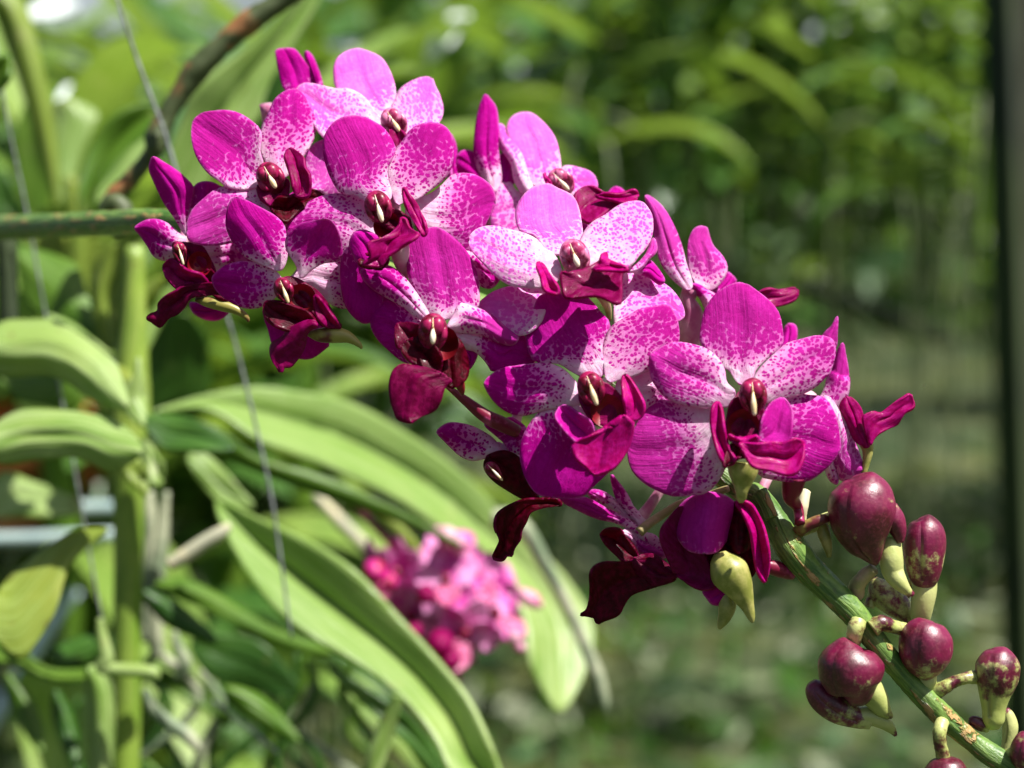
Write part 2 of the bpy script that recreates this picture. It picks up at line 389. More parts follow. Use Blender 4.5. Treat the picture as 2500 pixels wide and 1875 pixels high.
def tube(C, Rr, segs=16, k=6, flat=1.0, gm=None, crease=None, rough=0.0, mi=0):
    """C world points, Rr radii (m) -> verts, faces, attrs; closed ends"""
    Q = crv(np.hstack([np.asarray(C, float), np.asarray(Rr, float)[:, None]] + ([np.asarray(gm, float)[:, None]] if gm is not None else [])), k)
    C2, R2 = Q[:, :3], np.clip(Q[:, 3], 1e-5, None)
    T, F = frames(C2); V = []; A = np.linspace(0, 2 * math.pi, segs, endpoint=False)
    lv = np.r_[0, np.cumsum(np.linalg.norm(np.diff(C2, axis=0), axis=1))] * 1000
    pat = []; G = []; CRS = []
    rs = np.random.RandomState(int(abs(C2[0, 0]) * 1e6) % 9999)
    for i in range(len(C2)):
        x, y = F[i]
        r = R2[i] * (1 + rough * (rs.rand(segs) - .5))
        V.append(C2[i] + np.outer(np.cos(A) * r, x) + np.outer(np.sin(A) * r * flat, y))
        pat.append(np.stack([np.cos(A) * R2[i] * 1000 + np.sin(A) * R2[i] * 700, np.full(segs, lv[i]), np.zeros(segs)], -1))
        G.append(np.full(segs, Q[i, 4] if gm is not None else 0.0))
        if crease is not None: CRS.append(np.exp(-(((A - crease + math.pi) % (2 * math.pi) - math.pi) / .13) ** 2))
        else: CRS.append(np.zeros(segs))
        if crease is not None:
            CRS[-1] = sum(np.exp(-(((A - crease - o_ + math.pi) % (2 * math.pi) - math.pi) / .11) ** 2) for o_ in (0, 2.0, 4.1)) * (i < len(C2) * .8) * min(1, max(0, (i - 5) / 12)); V[-1] = C2[i] + (V[-1] - C2[i]) * (1 - .022 * CRS[-1])[:, None]
    n = len(C2); V = np.concatenate(V + [C2[:1], C2[-1:]]); fc = []
    for i in range(n - 1):
        for j in range(segs):
            a, b = i * segs + j, i * segs + (j + 1) % segs; fc.append((a, b, b + segs, a + segs))
    for j in range(segs):
        fc.append((n * segs, (j + 1) % segs, j)); fc.append((n * segs + 1, (n - 1) * segs + j, (n - 1) * segs + (j + 1) % segs))
    cat = lambda L: np.concatenate(L + [L[0][:1], L[-1][:1]])
    return V, fc, dict(pat=cat(pat), gm=cat(G), crease=cat(CRS))
def pxtube(crop, pts, z, **kw):
    """pts (x, y, r[, dz mm]) in crop pixels; z mm behind the focal plane"""
    c = CROP[crop]; C = []; Rr = []
    for p in pts:
        D = D0 + (z + (p[3] if len(p) > 3 else 0)) * .001
        C.append(P3(c[0] + p[0] / c[2], c[1] + p[1] / c[2], D)); Rr.append(p[2] / c[2] * D * 36 / FOC / 2500)
    return tube(C, Rr, **kw)
def ball(center, rx, ry, rz, axes=None, nu=16, nv=12):
    V = []; f = []
    ax = np.eye(3) if axes is None else axes
    for i in range(nv + 1):
        th = math.pi * i / nv
        for j in range(nu):
            ph = 2 * math.pi * j / nu
            V.append(center + ax[0] * rx * math.sin(th) * math.cos(ph) + ax[1] * ry * math.cos(th) + ax[2] * rz * math.sin(th) * math.sin(ph))
    for i in range(nv):
        for j in range(nu):
            a, b = i * nu + j, i * nu + (j + 1) % nu; f.append((a, b, b + nu, a + nu))
    return np.array(V), f
CAMAX = np.array([CR.col[0], CR.col[1], CR.col[2]])   # right, up, towards camera

# ================================================================== THE SPIKE
zst = 0
stem_px = [(0, 556, 26, 150), (150, 550, 26, 110), (270, 545, 27, 85), (400, 540, 26, 60), (600, 570, 26, 40), (850, 640, 28, 30), (1100, 720, 29, 26),
           (1350, 840, 30, 22), (1560, 980, 31, 16), (1790, 1180, 28, 8), (1850, 1215, 27, 5), (1892, 1275, 29, 3), (1930, 1335, 34, 0), (1980, 1395, 32, 0), (2034, 1447, 30, -1),
           (2086, 1500, 28, -2), (2121, 1545, 26, -2), (2173, 1610, 24, -3), (2221, 1667, 23, -3), (2270, 1717, 25, -4), (2309, 1755, 25, -4),
           (2366, 1803, 22, -5), (2418, 1842, 25, -6), (2500, 1890, 24, -8), (2600, 1950, 18, -10)]
spike = empty('orchid_flower_spike', P3(1930, 1335, D0), 'large arching orchid flower spike with spotted magenta flowers and unopened crimson buds in the foreground', 'flower spike')
ms = Mesh(); ms.add(*pxtube('X', [(a, b, r * 1.14, d) for a, b, r, d in stem_px], 0, segs=26, k=8, rough=.06)); 
stem = ms.build('stem', 'stem', spike)
SPX = np.array([(p[0], p[1], p[3]) for p in stem_px], float)

def flower(c, z0, gy, gx, label, ped=None):
    """part mesh = the stalk that carries the flower; petals, lip and column are its sub-parts"""
    cx, cy = c
    dep = lambda o: (lambda X, Y: D0 + .001 * (z0 + o) + (np.asarray(cy) - Y) * PM * gy + (X - cx) * PM * gx)
    if ped is None:
        q = crv(SPX, 6); d = np.hypot(q[:, 0] - cx, q[:, 1] - cy) + np.abs(q[:, 0] - cx - 60) * .3; s = q[d.argmin()]
        zz = max(z0 + 6, s[2] - 2)
        ped = ('X', [(cx, cy, 22, z0 + 2.5), (cx + (s[0] - cx) * .35, cy + (s[1] - cy) * .35 + 6, 13, z0 * .6 + zz * .4 + 4), (s[0], s[1], 13, s[2])], 'pinktube')
    m = Mesh(); m.add(*pxtube(ped[0], ped[1], 0, segs=12))
    o = m.build('orchid_flower', ped[2], spike, origin=P3(cx, cy, D0 + .001 * z0), label=label)
    o['_z'] = z0
    return dict(o=o, c=c, z=z0, dep=dep)
def pet(F, spec, o=0.0, name='petal', mat='petal', label=None, **kw):
    m = Mesh(); V, f, a = patch(spec, F['dep'](o), **kw); m.add(V, f, a)
    return m.build(name, mat, F['o'], origin=V[0], solid=.00045 if mat == 'petal' else .0007, label=label)
def lipp(F, spec, o=-5, tone=.0, name='lip_lobe', **kw):
    kw.setdefault('cup', -1.2); kw.setdefault('bend', 1.4); kw.setdefault('groove', .8); kw.setdefault('wave', .8)
    tone = min(1, tone * 1.35) if tone > .2 else tone
    return pet(F, spec, o, name, 'lip', tone=tone, w=.1, **kw)
def tub(F, crop, pts, mat, name='spur', o=0, **kw):
    m = Mesh(); V = pxtube(crop, pts, F['z'] + o, **kw); m.add(*V); return m.build(name, mat, F['o'])
def column(F, cap, r, tip, cav=None, o=-4.5, pale=False, shroud=1.0):
    z = F['z'] + o; D = F['dep'](o)(cap[0], cap[1])
    m = Mesh(); c = np.array(cap, float); t = np.array(tip, float); d = t - c; L = np.linalg.norm(d); d /= L; nrm = np.array([-d[1], d[0]])
    rr = r * PM
    up = -(d[0] * CAMAX[0] - d[1] * CAMAX[1]); side = nrm[0] * CAMAX[0] - nrm[1] * CAMAX[1]; ax = np.array([side, up, CAMAX[2]])
    g = lambda q, dz=0: P3(q[0], q[1], D + dz * .001)
    # hood behind, two anther lobes in front
    m.add(*ball(g(c + d * r * .35, 1.2), rr * 1.2, rr * 1.5, rr * .8, ax))
    m.add(*ball(g(c + nrm * r * .38 - d * r * .1, -.5), rr * .60, rr * .78, rr * .62, ax)); m.add(*ball(g(c - nrm * r * .38 - d * r * .1, -.5), rr * .60, rr * .78, rr * .62, ax))
    for sgn in (-1, 1):   # wings running down beside the tooth
        q = c + nrm * sgn * r * .85
        m.add(*tube([g(q, -.3), g(q + d * r * .8, -.7), g(t + nrm * sgn * r * .28, .4)], [rr * .32, rr * .26, rr * .08], segs=8, k=4))
    m.build('column', 'column_pale' if pale else 'column', F['o'])
    k = Mesh(); b = c + d * r * .15
    k.add(*tube([g(c - d * r * .1, -1.6), g(b, -2.2), g(b + (t - b) * .5, -3.0), g(t - d * r * .1, -3.2), g(t, -3.0)], [rr * .06, rr * .11, rr * .24, rr * .18, rr * .08], segs=10, k=4))
    k.add(*tube([g(c - d * r * .8, -1.2), g(c - d * r * .4, -2.2), g(c, -2.5)], [rr * .03, rr * .05, rr * .07], segs=6, k=4))
    k.build('rostellum', 'cream', F['o'])
    if cav:
        cx, cy, cr_ = cav[:3]; D2 = D + .0015
        m = Mesh(); N, K = 8, 22; V = []; f = []
        for i in range(N + 1):
            q = i / N
            for j in range(K):
                a = 2 * math.pi * j / K
                V.append(P3(cx + cr_ * q * math.cos(a), cy + cr_ * q * math.sin(a) * 1.05, D2 + .0022 * (1 - q ** 2) - .0003))
        for i in range(N):
            for j in range(K): a, b2 = i * K + j, i * K + (j + 1) % K; f.append((a, b2, b2 + K, a + K))
        m.add(V, f, dict(pat=np.zeros((len(V), 3)))); m.build('throat', 'throat', F['o'])

# --- F0 two petals peeping out at the top left
F = flower((655, 255), 34, .2, 0, 'backmost flower of the spike, only two upright petals showing at its upper left end')
pet(F, 'A: 1430 520, 1310 465, 1265 330, 1240 200, 1238 145, *1300 130, 1390 135, 1450 200, 1510 290, 1545 380, 1545 520', w=-.3, k=.5, cup=1, name='petal')
pet(F, 'A: 1610 520, 1560 430, 1510 290, 1472 190, *1490 150, 1540 200, 1590 320, 1620 430, 1625 520', o=-1, w=-.3, k=.5, fold=1, name='petal')
# --- Fb side-on flower behind
F = flower((1202, 450), 30, .2, 0, 'side-on pink flower with a narrow pointed petal standing behind the spotted flowers')
pet(F, 'E: 340 800, 240 650, 195 520, 190 400, 200 280, 225 130, 265 20, *285 0, 330 50, 370 110, 390 240, 385 420, 400 560, 410 700', w=.22, k=.25, cup=1.5, center=.1)
pet(F, 'E: 300 760, 180 700, 60 640, *55 520, 80 470, 130 452, 190 470, 230 520, 280 600, 320 680', o=1.5, w=.1, k=.3)
pet(F, 'E: 350 780, 375 650, 390 530, 430 470, *470 500, 500 570, 520 680, 480 760', o=1.5, w=.1, k=.3)
pet(F, 'E: 30 760, -30 640, -20 480, 0 330, *12 340, 40 400, 55 520, 65 700', o=3, w=-.1, k=.5)
# --- F2 bright topmost flower
F = flower((955, 300), 18, .85, 0, 'topmost sunlit pale pink flower with a broad rounded upper petal')
T = .95
pet(F, 'C: 745 700, 640 640, 500 560, 400 460, 378 330, 400 220, 470 160, *560 132, 640 145, 760 200, 820 280, 860 370, 885 480, 870 600, 800 670', o=2, w=.06, k=.35, tone=T + .1, name='sepal', cup=1.2)
pet(F, 'C: 775 740, 700 610, 640 530, 560 475, 480 450, 400 455, 270 425, 170 408, 110 425, *75 470, 85 540, 150 620, 215 740, 300 850, 430 900, 640 860', w=.2, k=.8, tone=T, center=.6, cup=-.8, bend=3)
pet(F, 'C: 850 740, 850 600, 890 500, 950 430, 1070 370, *1170 365, 1200 430, 1235 500, 1265 600, 1260 680, 1230 740, 1150 860, 960 860', w=.15, k=.7, tone=T, bend=2.5)
lipp(F, 'C: 880 760, 820 830, 870 900, *905 950, 960 900, 960 820', tone=.3)
column(F, (957, 291), 27, (976, 322), (968, 340, 16), pale=True)
# --- F7 upper right bright flower
F = flower((1350, 440), 25, .8, 0, 'bright pale pink flower at the upper right with a tall rounded upper petal')
pet(F, 'E: 760 760, 620 700, 530 520, 480 380, 455 300, 470 220, 520 170, *600 148, 680 170, 780 260, 850 360, 880 470, 895 580, 890 680', o=1.5, w=.1, k=.35, tone=1, name='sepal', cup=1.3)
pet(F, 'E: 660 800, 580 800, 520 700, 490 560, 420 460, 360 360, 332 290, *370 248, 410 243, 440 270, 470 330, 540 420, 600 520, 660 660', w=.15, k=.7, tone=.85, center=.1, fold=1.5)
pet(F, 'E: 900 760, 880 650, 910 590, 960 580, 1050 600, 1130 630, *1178 690, 1180 780, 1060 860, 980 840', w=.15, k=.6, tone=.75)
pet(F, 'E: 640 830, 590 810, 520 770, 480 710, 430 705, 380 750, 350 830, *325 930, 335 1080, 400 1150, 520 1150, 640 1100, 680 950', o=5, w=.15, k=.9, tone=.8)
pet(F, 'E: 1000 830, 1050 880, 1100 970, 1125 1040, *1080 1160, 1030 1080, 1010 950', o=2, w=.1, k=.9, tone=.5)
pet(F, 'E: 1270 830, 1290 780, *1340 750, 1400 780, 1420 830, 1330 870', o=3, w=-.2, k=.5)
lipp(F, 'E: 1020 960, 1005 820, 1040 770, 1110 740, 1160 750, 1240 800, *1310 845, 1400 885, 1330 910, 1250 970, 1130 1050', tone=.35, cup=-2)
lipp(F, 'E: 1180 830, 1240 800, 1350 805, 1420 790, 1490 775, *1518 820, 1500 865, 1400 885, 1300 860', o=-7, tone=.5, fold=-1)
lipp(F, 'E: 790 740, 755 650, *765 645, 800 700, 820 740', tone=.8)
column(F, (1364, 437), 26, (1388, 463), pale=True)
# --- F8 bright centre flower
F = flower((1400, 630), -6, .8, 0, 'brightest pale spotted flower in the middle, its crimson lip lit from above')
pet(F, 'E: 900 1300, 780 1280, 680 1150, 560 1110, 525 1000, 540 900, 600 810, 680 750, *780 725, 880 770, 980 820, 1030 900, 1060 1030, 1070 1170, 1030 1260', o=2, w=.12, k=.35, tone=1, name='sepal', cup=1.2)
pet(F, 'E: 900 1420, 830 1290, 760 1250, 700 1180, 600 1130, 480 1100, 360 1070, 250 1080, 180 1120, *148 1180, 170 1270, 250 1360, 360 1470, 480 1550, 600 1570, 740 1570, 860 1520', w=.3, k=1.1, tone=.9, center=.25, edgew=.1)
pet(F, 'E: 1060 1360, 1040 1230, 1080 1120, 1150 1040, 1250 980, 1350 910, 1440 875, *1540 872, 1595 920, 1635 1000, 1635 1130, 1590 1240, 1520 1320, 1450 1400, 1300 1420, 1130 1400', w=.2, k=1.1, tone=.85, center=.1, edgew=.1, groove=.6)
pet(F, 'D: 1640 700, 1660 600, 1560 560, 1420 545, 1300 570, 1200 620, *1130 700, 1200 770, 1320 870, 1430 920, 1520 900, 1600 820', o=11, w=.15, k=.6, tone=.9, name='sepal')
pet(F, 'F: 0 1000, 20 780, 60 690, 150 685, 260 710, 380 790, 470 860, 540 960, *567 1060, 520 1110, 480 1120, 400 1080, 300 1150, 150 1200, 20 1180', o=14, w=.15, k=.9, tone=.75, name='sepal')
pet(F, 'E: 1400 1430, 1500 1380, 1580 1300, 1620 1200, *1650 1170, 1670 1270, 1600 1340, 1560 1400, 1480 1440', o=5, w=-.1, k=.6, tone=.6)
pet(F, 'E: 1480 1440, 1520 1390, 1600 1345, 1660 1390, *1730 1500, 1690 1540, 1600 1480', o=9, w=-.1, k=.4, tone=.1)
lipp(F, 'E: 950 1650, 900 1560, 885 1440, 960 1440, 1100 1410, 1200 1350, *1250 1330, 1300 1390, 1400 1430, 1390 1480, 1375 1700, 1200 1640', o=-4, tone=.25, cup=-2)
lipp(F, 'E: 1150 1420, 1200 1360, 1225 1290, *1262 1290, 1280 1360, 1320 1390, 1430 1400, 1420 1440, 1300 1430', o=-8, tone=.75, fold=-1)
lipp(F, 'E: 860 1620, 760 1590, 730 1480, 690 1390, *720 1365, 770 1400, 830 1490, 880 1580', o=-5, tone=.95)
column(F, (1400, 617), 30, (1412, 650), (1403, 656, 22), pale=True, o=-4)
tub(F, 'S', [(1000, 240, 60, -2), (1080, 350, 50, 0), (1120, 450, 38, 3), (1140, 560, 18, 5)], 'spur')
# --- F1 upper left flower
F = flower((660, 430), 10, .25, .12, 'upper left spotted flower with two broad purple petals raised like rabbit ears')
pet(F, 'A: 1150 1210, 1010 1270, 850 1255, 780 1200, 690 1140, 600 1020, 560 900, 553 800, *575 710, 640 650, 750 632, 850 628, 950 655, 1040 710, 1110 775, 1125 850, 1110 950, 1140 1060', w=.12, k=.5, tone=.3, center=.5, cup=-.8, groove=.7)
pet(F, 'A: 1260 1180, 1160 1060, 1110 960, 1105 860, 1130 750, 1180 650, 1225 550, 1290 490, *1370 455, 1440 480, 1510 590, 1560 700, 1560 800, 1530 900, 1470 990, 1380 1120', o=1, w=.2, k=.7, tone=.25, center=.3, name='sepal')
pet(F, 'B: 1270 320, 1190 230, 1100 150, 980 112, 860 108, 740 150, 640 230, 560 310, 525 400, *520 480, 540 560, 620 590, 740 600, 860 580, 1000 540, 1200 450', o=-1, w=.3, k=.5, tone=.5, center=.35, cup=1.4)
pet(F, 'A: 1420 1330, 1470 1180, 1475 1050, 1490 960, 1560 895, 1625 870, *1740 850, 1900 1000, 1850 1250, 1720 1330, 1600 1330, 1500 1330', o=3, w=-.1, k=.6, tone=.8, name='sepal')
pet(F, 'B: 1230 330, 1330 200, 1500 110, 1640 90, *1700 150, 1600 330, 1450 420, 1300 420', o=2, w=-.3, k=.4, tone=.0, name='sepal')
lipp(F, 'A: 1400 1320, 1360 1180, 1330 1080, 1310 990, *1350 940, 1400 950, 1470 1010, 1480 1090, 1515 1150, 1520 1260, 1500 1330', tone=.35, o=-6)
lipp(F, 'A: 1200 1420, 1250 1330, 1330 1330, 1400 1300, 1520 1260, *1640 1330, 1560 1400, 1420 1460, 1330 1540, 1260 1500', tone=0, o=-4)
lipp(F, 'A: 1180 1250, 1090 1240, 1100 1330, 1180 1400, *1240 1440, 1330 1330, 1350 1200, 1280 1180', tone=.3, o=-3)
column(F, (656, 427), 29, (673, 458), (663, 470, 20))
# --- F4 leftmost flower
F = flower((440, 610), 12, -.25, 0, 'leftmost flower of the spike, nodding, with a pointed upright sepal and dark curled lip')
pet(F, 'A: 510 1640, 420 1500, 330 1370, 250 1200, 215 1110, 225 1030, *250 1005, 330 1050, 440 1120, 520 1190, 575 1260, 560 1350, 535 1450, 540 1600', o=2, w=.0, k=.3, name='sepal', tone=.15, fold=.6)
pet(F, 'A: 600 1560, 530 1420, 535 1330, 570 1260, 610 1220, *690 1208, 780 1240, 850 1300, 780 1450', o=4, w=.1, k=.5, name='petal')
pet(F, 'B: 470 600, 400 700, 330 715, 250 680, 200 600, 140 510, *98 455, 150 410, 220 385, 300 390, 380 430, 450 490, 510 560', w=.2, k=.5, tone=.2)
pet(F, 'B: 620 680, 560 590, 640 560, 860 540, 1000 560, *1100 640, 1050 760, 900 800, 760 830, 680 780', o=5, w=.5, k=.6, tone=.2)
pet(F, 'B: 760 1080, 600 1060, 545 1060, *560 1120, 600 1160, 680 1195, 780 1195, 860 1130, 840 1080', o=3, w=-.3, k=.4, tone=.1, name='sepal')
lipp(F, 'B: 660 880, 560 810, 480 760, 420 690, 405 610, *425 570, 520 575, 640 600, 700 680, 750 790, 745 880', o=-4.5, tone=.22, cup=1)
lipp(F, 'B: 600 930, 490 930, 430 950, 370 880, 335 830, *330 770, 350 720, 410 700, 520 790, 640 830, 700 920', o=-6, tone=.38)
lipp(F, 'B: 760 900, 600 900, 480 925, 430 960, 350 1000, 290 1050, 285 1120, 220 1150, *200 1190, 280 1250, 315 1250, 380 1180, 440 1160, 500 1100, 560 1020, 720 1000, 800 960', o=-7.5, tone=.15, fold=1.5, N=34)
lipp(F, 'B: 640 880, 700 780, 770 850, *900 1000, 880 1040, 740 1010', o=-5, tone=.05)
column(F, (437, 607), 15, (448, 645), (487, 645, 30), o=-6.5)
tub(F, 'B', [(590, 1030, 20, 0), (680, 1050, 42, 0), (800, 1080, 46, 0), (900, 1110, 40, 0), (970, 1150, 30, 0), (1010, 1190, 18, 0), (1015, 1215, 8, 0)], 'spurdark', o=-2)
# --- F5
F = flower((705, 700), 0, -.12, 0, 'nodding flower at the lower left with a deep crimson hooded lip and yellow spur')
pet(F, 'B: 1270 800, 1150 760, 1050 720, 950 650, 870 530, 835 420, 850 290, 880 225, *920 200, 1000 230, 1120 290, 1240 360, 1310 440, 1325 550, 1330 700', o=-1, w=.1, k=.4, tone=.12, name='petal', cup=1.5)
pet(F, 'B: 1440 860, 1400 750, 1330 640, 1318 560, 1350 490, 1430 420, 1540 395, *1640 375, 1700 400, 1750 480, 1775 580, 1780 660, 1740 720, 1620 740, 1520 800', o=-4, w=.15, k=.45, tone=.2, cup=2, bend=-2, name='sepal')
pet(F, 'B: 1290 880, 1240 800, 1150 745, 1060 730, 960 725, 830 760, 740 830, *725 880, 760 960, 850 1040, 960 1095, 1060 1105, 1150 1080, 1240 1010', bend=5, w=.1, k=.55, tone=.05, cup=1.2)
pet(F, 'B: 1380 880, 1480 740, 1600 690, 1760 660, 1800 760, *1830 900, 1815 1100, 1640 1045, 1560 960', o=2, w=.62, k=.55, tone=.2, center=0, name='petal')
pet(F, 'B: 1400 1150, 1200 1100, 1140 1150, 1180 1280, 1215 1400, 1310 1460, *1420 1505, 1530 1505, 1640 1430, 1670 1390, 1640 1250', o=3, w=-.5, k=.5, tone=0, name='sepal')
lipp(F, 'B: 1620 1240, 1500 1180, 1350 1070, 1260 1000, 1235 920, *1280 865, 1380 855, 1480 900, 1570 960, 1650 1060, 1740 1210, 1770 1260', o=-5, tone=.15, cup=2.2)
lipp(F, 'B: 1530 1260, 1380 1300, 1250 1260, 1160 1190, 1130 1120, *1155 1060, 1220 1040, 1350 1070, 1500 1130, 1570 1230', o=-7, tone=.05)
lipp(F, 'B: 1570 1240, 1540 1195, 1470 1210, 1400 1240, 1350 1270, 1290 1340, 1210 1390, 1195 1460, 1220 1550, *1280 1622, 1310 1580, 1370 1575, 1440 1480, 1480 1390, 1500 1300', o=-9, tone=.28, fold=2.0, N=34, cup=.5)
lipp(F, 'B: 1560 1000, 1640 1080, 1740 1220, *1760 1260, 1650 1260, 1560 1150', o=-6.5, tone=.3)
column(F, (690, 700), 20, (704, 738), (735, 732, 38), o=-7)
tub(F, 'B', [(1500, 1310, 20, 0), (1590, 1320, 55, 0), (1700, 1320, 66, 0), (1800, 1330, 54, 0), (1870, 1365, 34, 0), (1920, 1405, 20, 0), (1935, 1432, 8, 0)], 'spurdark', o=-3)
# --- F3
F = flower((930, 510), 0, .22, 0, 'upper front flower with broad purple-magenta spotted petals just left of centre')
pet(F, 'C: 760 1400, 640 1370, 560 1320, 440 1300, 370 1200, 320 1080, 292 930, 310 830, 370 740, *450 690, 550 675, 640 690, 740 740, 810 800, 880 920, 870 1000, 820 1080, 820 1180, 850 1330', w=.13, k=.42, tone=.3, center=.2, groove=.5)
pet(F, 'C: 890 1390, 830 1220, 815 1100, 850 980, 930 890, 1000 790, 1080 745, 1160 730, *1250 745, 1310 790, 1345 870, 1350 980, 1330 1100, 1270 1190, 1160 1280, 1060 1350, 960 1370', o=1.2, w=.15, k=.65, tone=.25, center=.3, name='sepal')
pet(F, 'C: 960 1450, 1020 1360, 1150 1310, 1250 1240, 1330 1160, 1420 1138, 1520 1150, 1610 1200, 1670 1270, *1687 1370, 1640 1490, 1590 1600, 1560 1720, 1440 1850, 1200 1700, 1060 1580', o=6, w=.42, k=.4, tone=.3, name='sepal', center=.1)
pet(F, 'D: 950 300, 1000 250, 1150 300, 1250 380, *1290 480, 1230 560, 1150 550, 1050 470', o=8, w=.1, k=.9, tone=.0, name='petal')
pet(F, 'B: 2050 620, 2040 400, 1980 280, 1900 200, 1750 178, 1600 200, 1450 280, 1370 360, *1325 440, 1330 530, 1400 600, 1600 650, 1800 680, 1950 690', o=2.5, w=.25, k=.75, tone=.35, center=.1, edgew=.1)
pet(F, 'D: 380 330, 260 250, 150 260, 110 330, 95 450, 110 600, 150 720, *240 812, 320 820, 400 750, 420 600, 440 450', o=1, w=-.1, k=.45, tone=.05, name='petal', cup=1.5, bend=6)
pet(F, 'D: 330 370, 230 370, 190 310, 165 230, *200 150, 260 130, 330 150, 380 190, 400 300', tone=.15, o=-6, name='lip_lobe', w=-.6, k=.5)
lipp(F, 'D: 560 230, 480 100, 380 80, 300 -20, 330 -60, 430 -60, *600 30, 640 120, 640 200', tone=.12, o=-2.5)
lipp(F, 'D: 400 400, 260 390, 320 330, 300 225, 420 180, 520 110, *550 40, 590 45, 620 110, 690 160, 600 230, 540 270, 460 330', o=-9, tone=.45, fold=-1.5)
lipp(F, 'D: 380 420, 250 400, *240 340, 330 300, 450 320, 440 400', o=-6, tone=.0)
lipp(F, 'C: 1100 1640, 1020 1520, 960 1400, 940 1270, *960 1262, 1000 1310, 1050 1380, 1110 1500, 1135 1610', o=-5, tone=.6, fold=1.5)
tub(F, 'D', [(520, 180, 80, 0), (540, 280, 75, 1), (560, 380, 60, 2), (600, 470, 40, 4)], 'pinktube', o=-3)
column(F, (921, 497), 28, (933, 540), (945, 552, 34), o=-5)
# --- F6
F = flower((1065, 790), -6, .12, 0, 'front flower below the centre with a dark maroon lip hanging under its column')
pet(F, 'D: 860 800, 740 740, 640 580, 600 460, 595 330, 600 220, 650 160, 740 120, *820 110, 920 170, 1020 260, 1090 370, 1130 490, 1140 620, 1125 710, 1020 760', w=.15, k=.4, tone=.35, center=.3, name='sepal', cup=1.5)
pet(F, 'D: 790 830, 720 690, 620 540, 520 430, 420 390, 320 410, *252 430, 270 500, 340 570, 420 620, 560 700, 680 790', o=-1, w=.15, k=.65, tone=.2)
pet(F, 'D: 790 880, 700 790, 620 700, 520 640, 410 620, 340 650, 325 740, *328 850, 380 950, 460 1030, 560 1110, 640 1120, 740 1000', o=1, w=.2, k=.35, tone=.05, name='sepal', center=.1, bend=6)
pet(F, 'D: 900 860, 960 740, 990 670, 1110 710, 1220 760, 1330 850, 1420 890, *1425 950, 1380 990, 1280 970, 1150 910, 1000 900', o=-2, w=.2, k=.5, tone=.5, fold=1)
pet(F, 'D: 900 920, 1000 860, 1200 910, 1350 960, 1430 900, 1500 960, *1555 1110, 1260 1190, 1190 1120, 1110 1040, 1010 1010', o=1.5, w=.45, k=.2, tone=0, name='sepal')
pet(F, 'D: 1000 1000, 1060 1010, 1120 1060, *1060 1170, 1020 1120', o=3, w=-.5, k=.3, tone=.1)
lipp(F, 'D: 830 1200, 740 1180, 640 1130, 570 1070, 550 1010, *600 960, 700 920, 800 980, 860 1100', o=-6, tone=.02)
lipp(F, 'D: 700 960, 600 975, 530 1020, 500 900, *530 830, 620 820, 700 840, 740 900', o=-4, tone=.1)
lipp(F, 'D: 930 1310, 830 1220, 780 1100, 780 960, 880 900, *980 950, 1040 1060, 1055 1200, 1020 1270', o=-4, tone=.0, cup=2)
lipp(F, 'D: 860 1210, 740 1165, 640 1150, 560 1135, 490 1180, 460 1280, 470 1400, 500 1490, 530 1548, *630 1568, 700 1530, 800 1480, 850 1410, 880 1310, 930 1260', o=-9, tone=.2, N=34, groove=-1.2, cup=1.5, bend=-2)
tub(F, 'D', [(960, 1200, 50, 0), (985, 1270, 42, 0), (1005, 1330, 26, 1), (1010, 1365, 8, 2)], 'throat', o=-2)
column(F, (1057, 800), 30, (1057, 838), (1080, 838, 40), o=-7.5)
tub(F, 'D', [(880, 1290, 14, 4), (960, 1350, 26, 5), (1050, 1420, 38, 6), (1180, 1520, 52, 7), (1300, 1580, 58, 8), (1420, 1640, 50, 10)], 'crimtube', name='stalk', o=0)
# --- F9
F = flower((1690, 700), 13, .2, .1, 'side-turned flower at the upper right with one long pointed sepal and a pale pink tube')
pet(F, 'F: 600 860, 480 780, 380 650, 340 520, 310 350, 270 180, *247 92, 290 95, 370 160, 430 240, 500 380, 550 520, 580 640, 630 800', w=.12, k=.35, tone=.6, center=.1, name='sepal', cup=1.6)
pet(F, 'F: 690 840, 610 720, 590 600, 600 460, 640 370, *700 340, 750 350, 770 420, 800 500, 880 590, 915 680, 880 770, 800 850', w=.15, k=.45, tone=.5, cup=1.5, o=1)
pet(F, 'F: 780 900, 820 830, 880 780, 910 715, *950 735, 985 790, 930 850, 860 920', o=4, w=-.3, k=.5, tone=.2)
pet(F, 'F: 760 1040, 700 930, 640 860, *625 815, 680 805, 760 850, 830 910, 850 1000', o=-2, w=.3, k=.6, tone=.2, fold=2)
tub(F, 'F', [(600, 850, 24, 2), (600, 950, 62, 3), (625, 1060, 95, 4), (610, 1200, 105, 5), (590, 1340, 90, 6)], 'pinktube')
lipp(F, 'F: 1100 930, 1180 865, 1260 840, 1330 850, 1400 840, 1460 835, *1485 870, 1460 940, 1330 990, 1200 1000', o=8, tone=.45, fold=1)
pet(F, 'F: 1350 1380, 1350 1230, *1400 1138, 1460 1140, 1480 1200, 1465 1300, 1420 1380', o=10, w=-.3, k=.5, tone=.2)
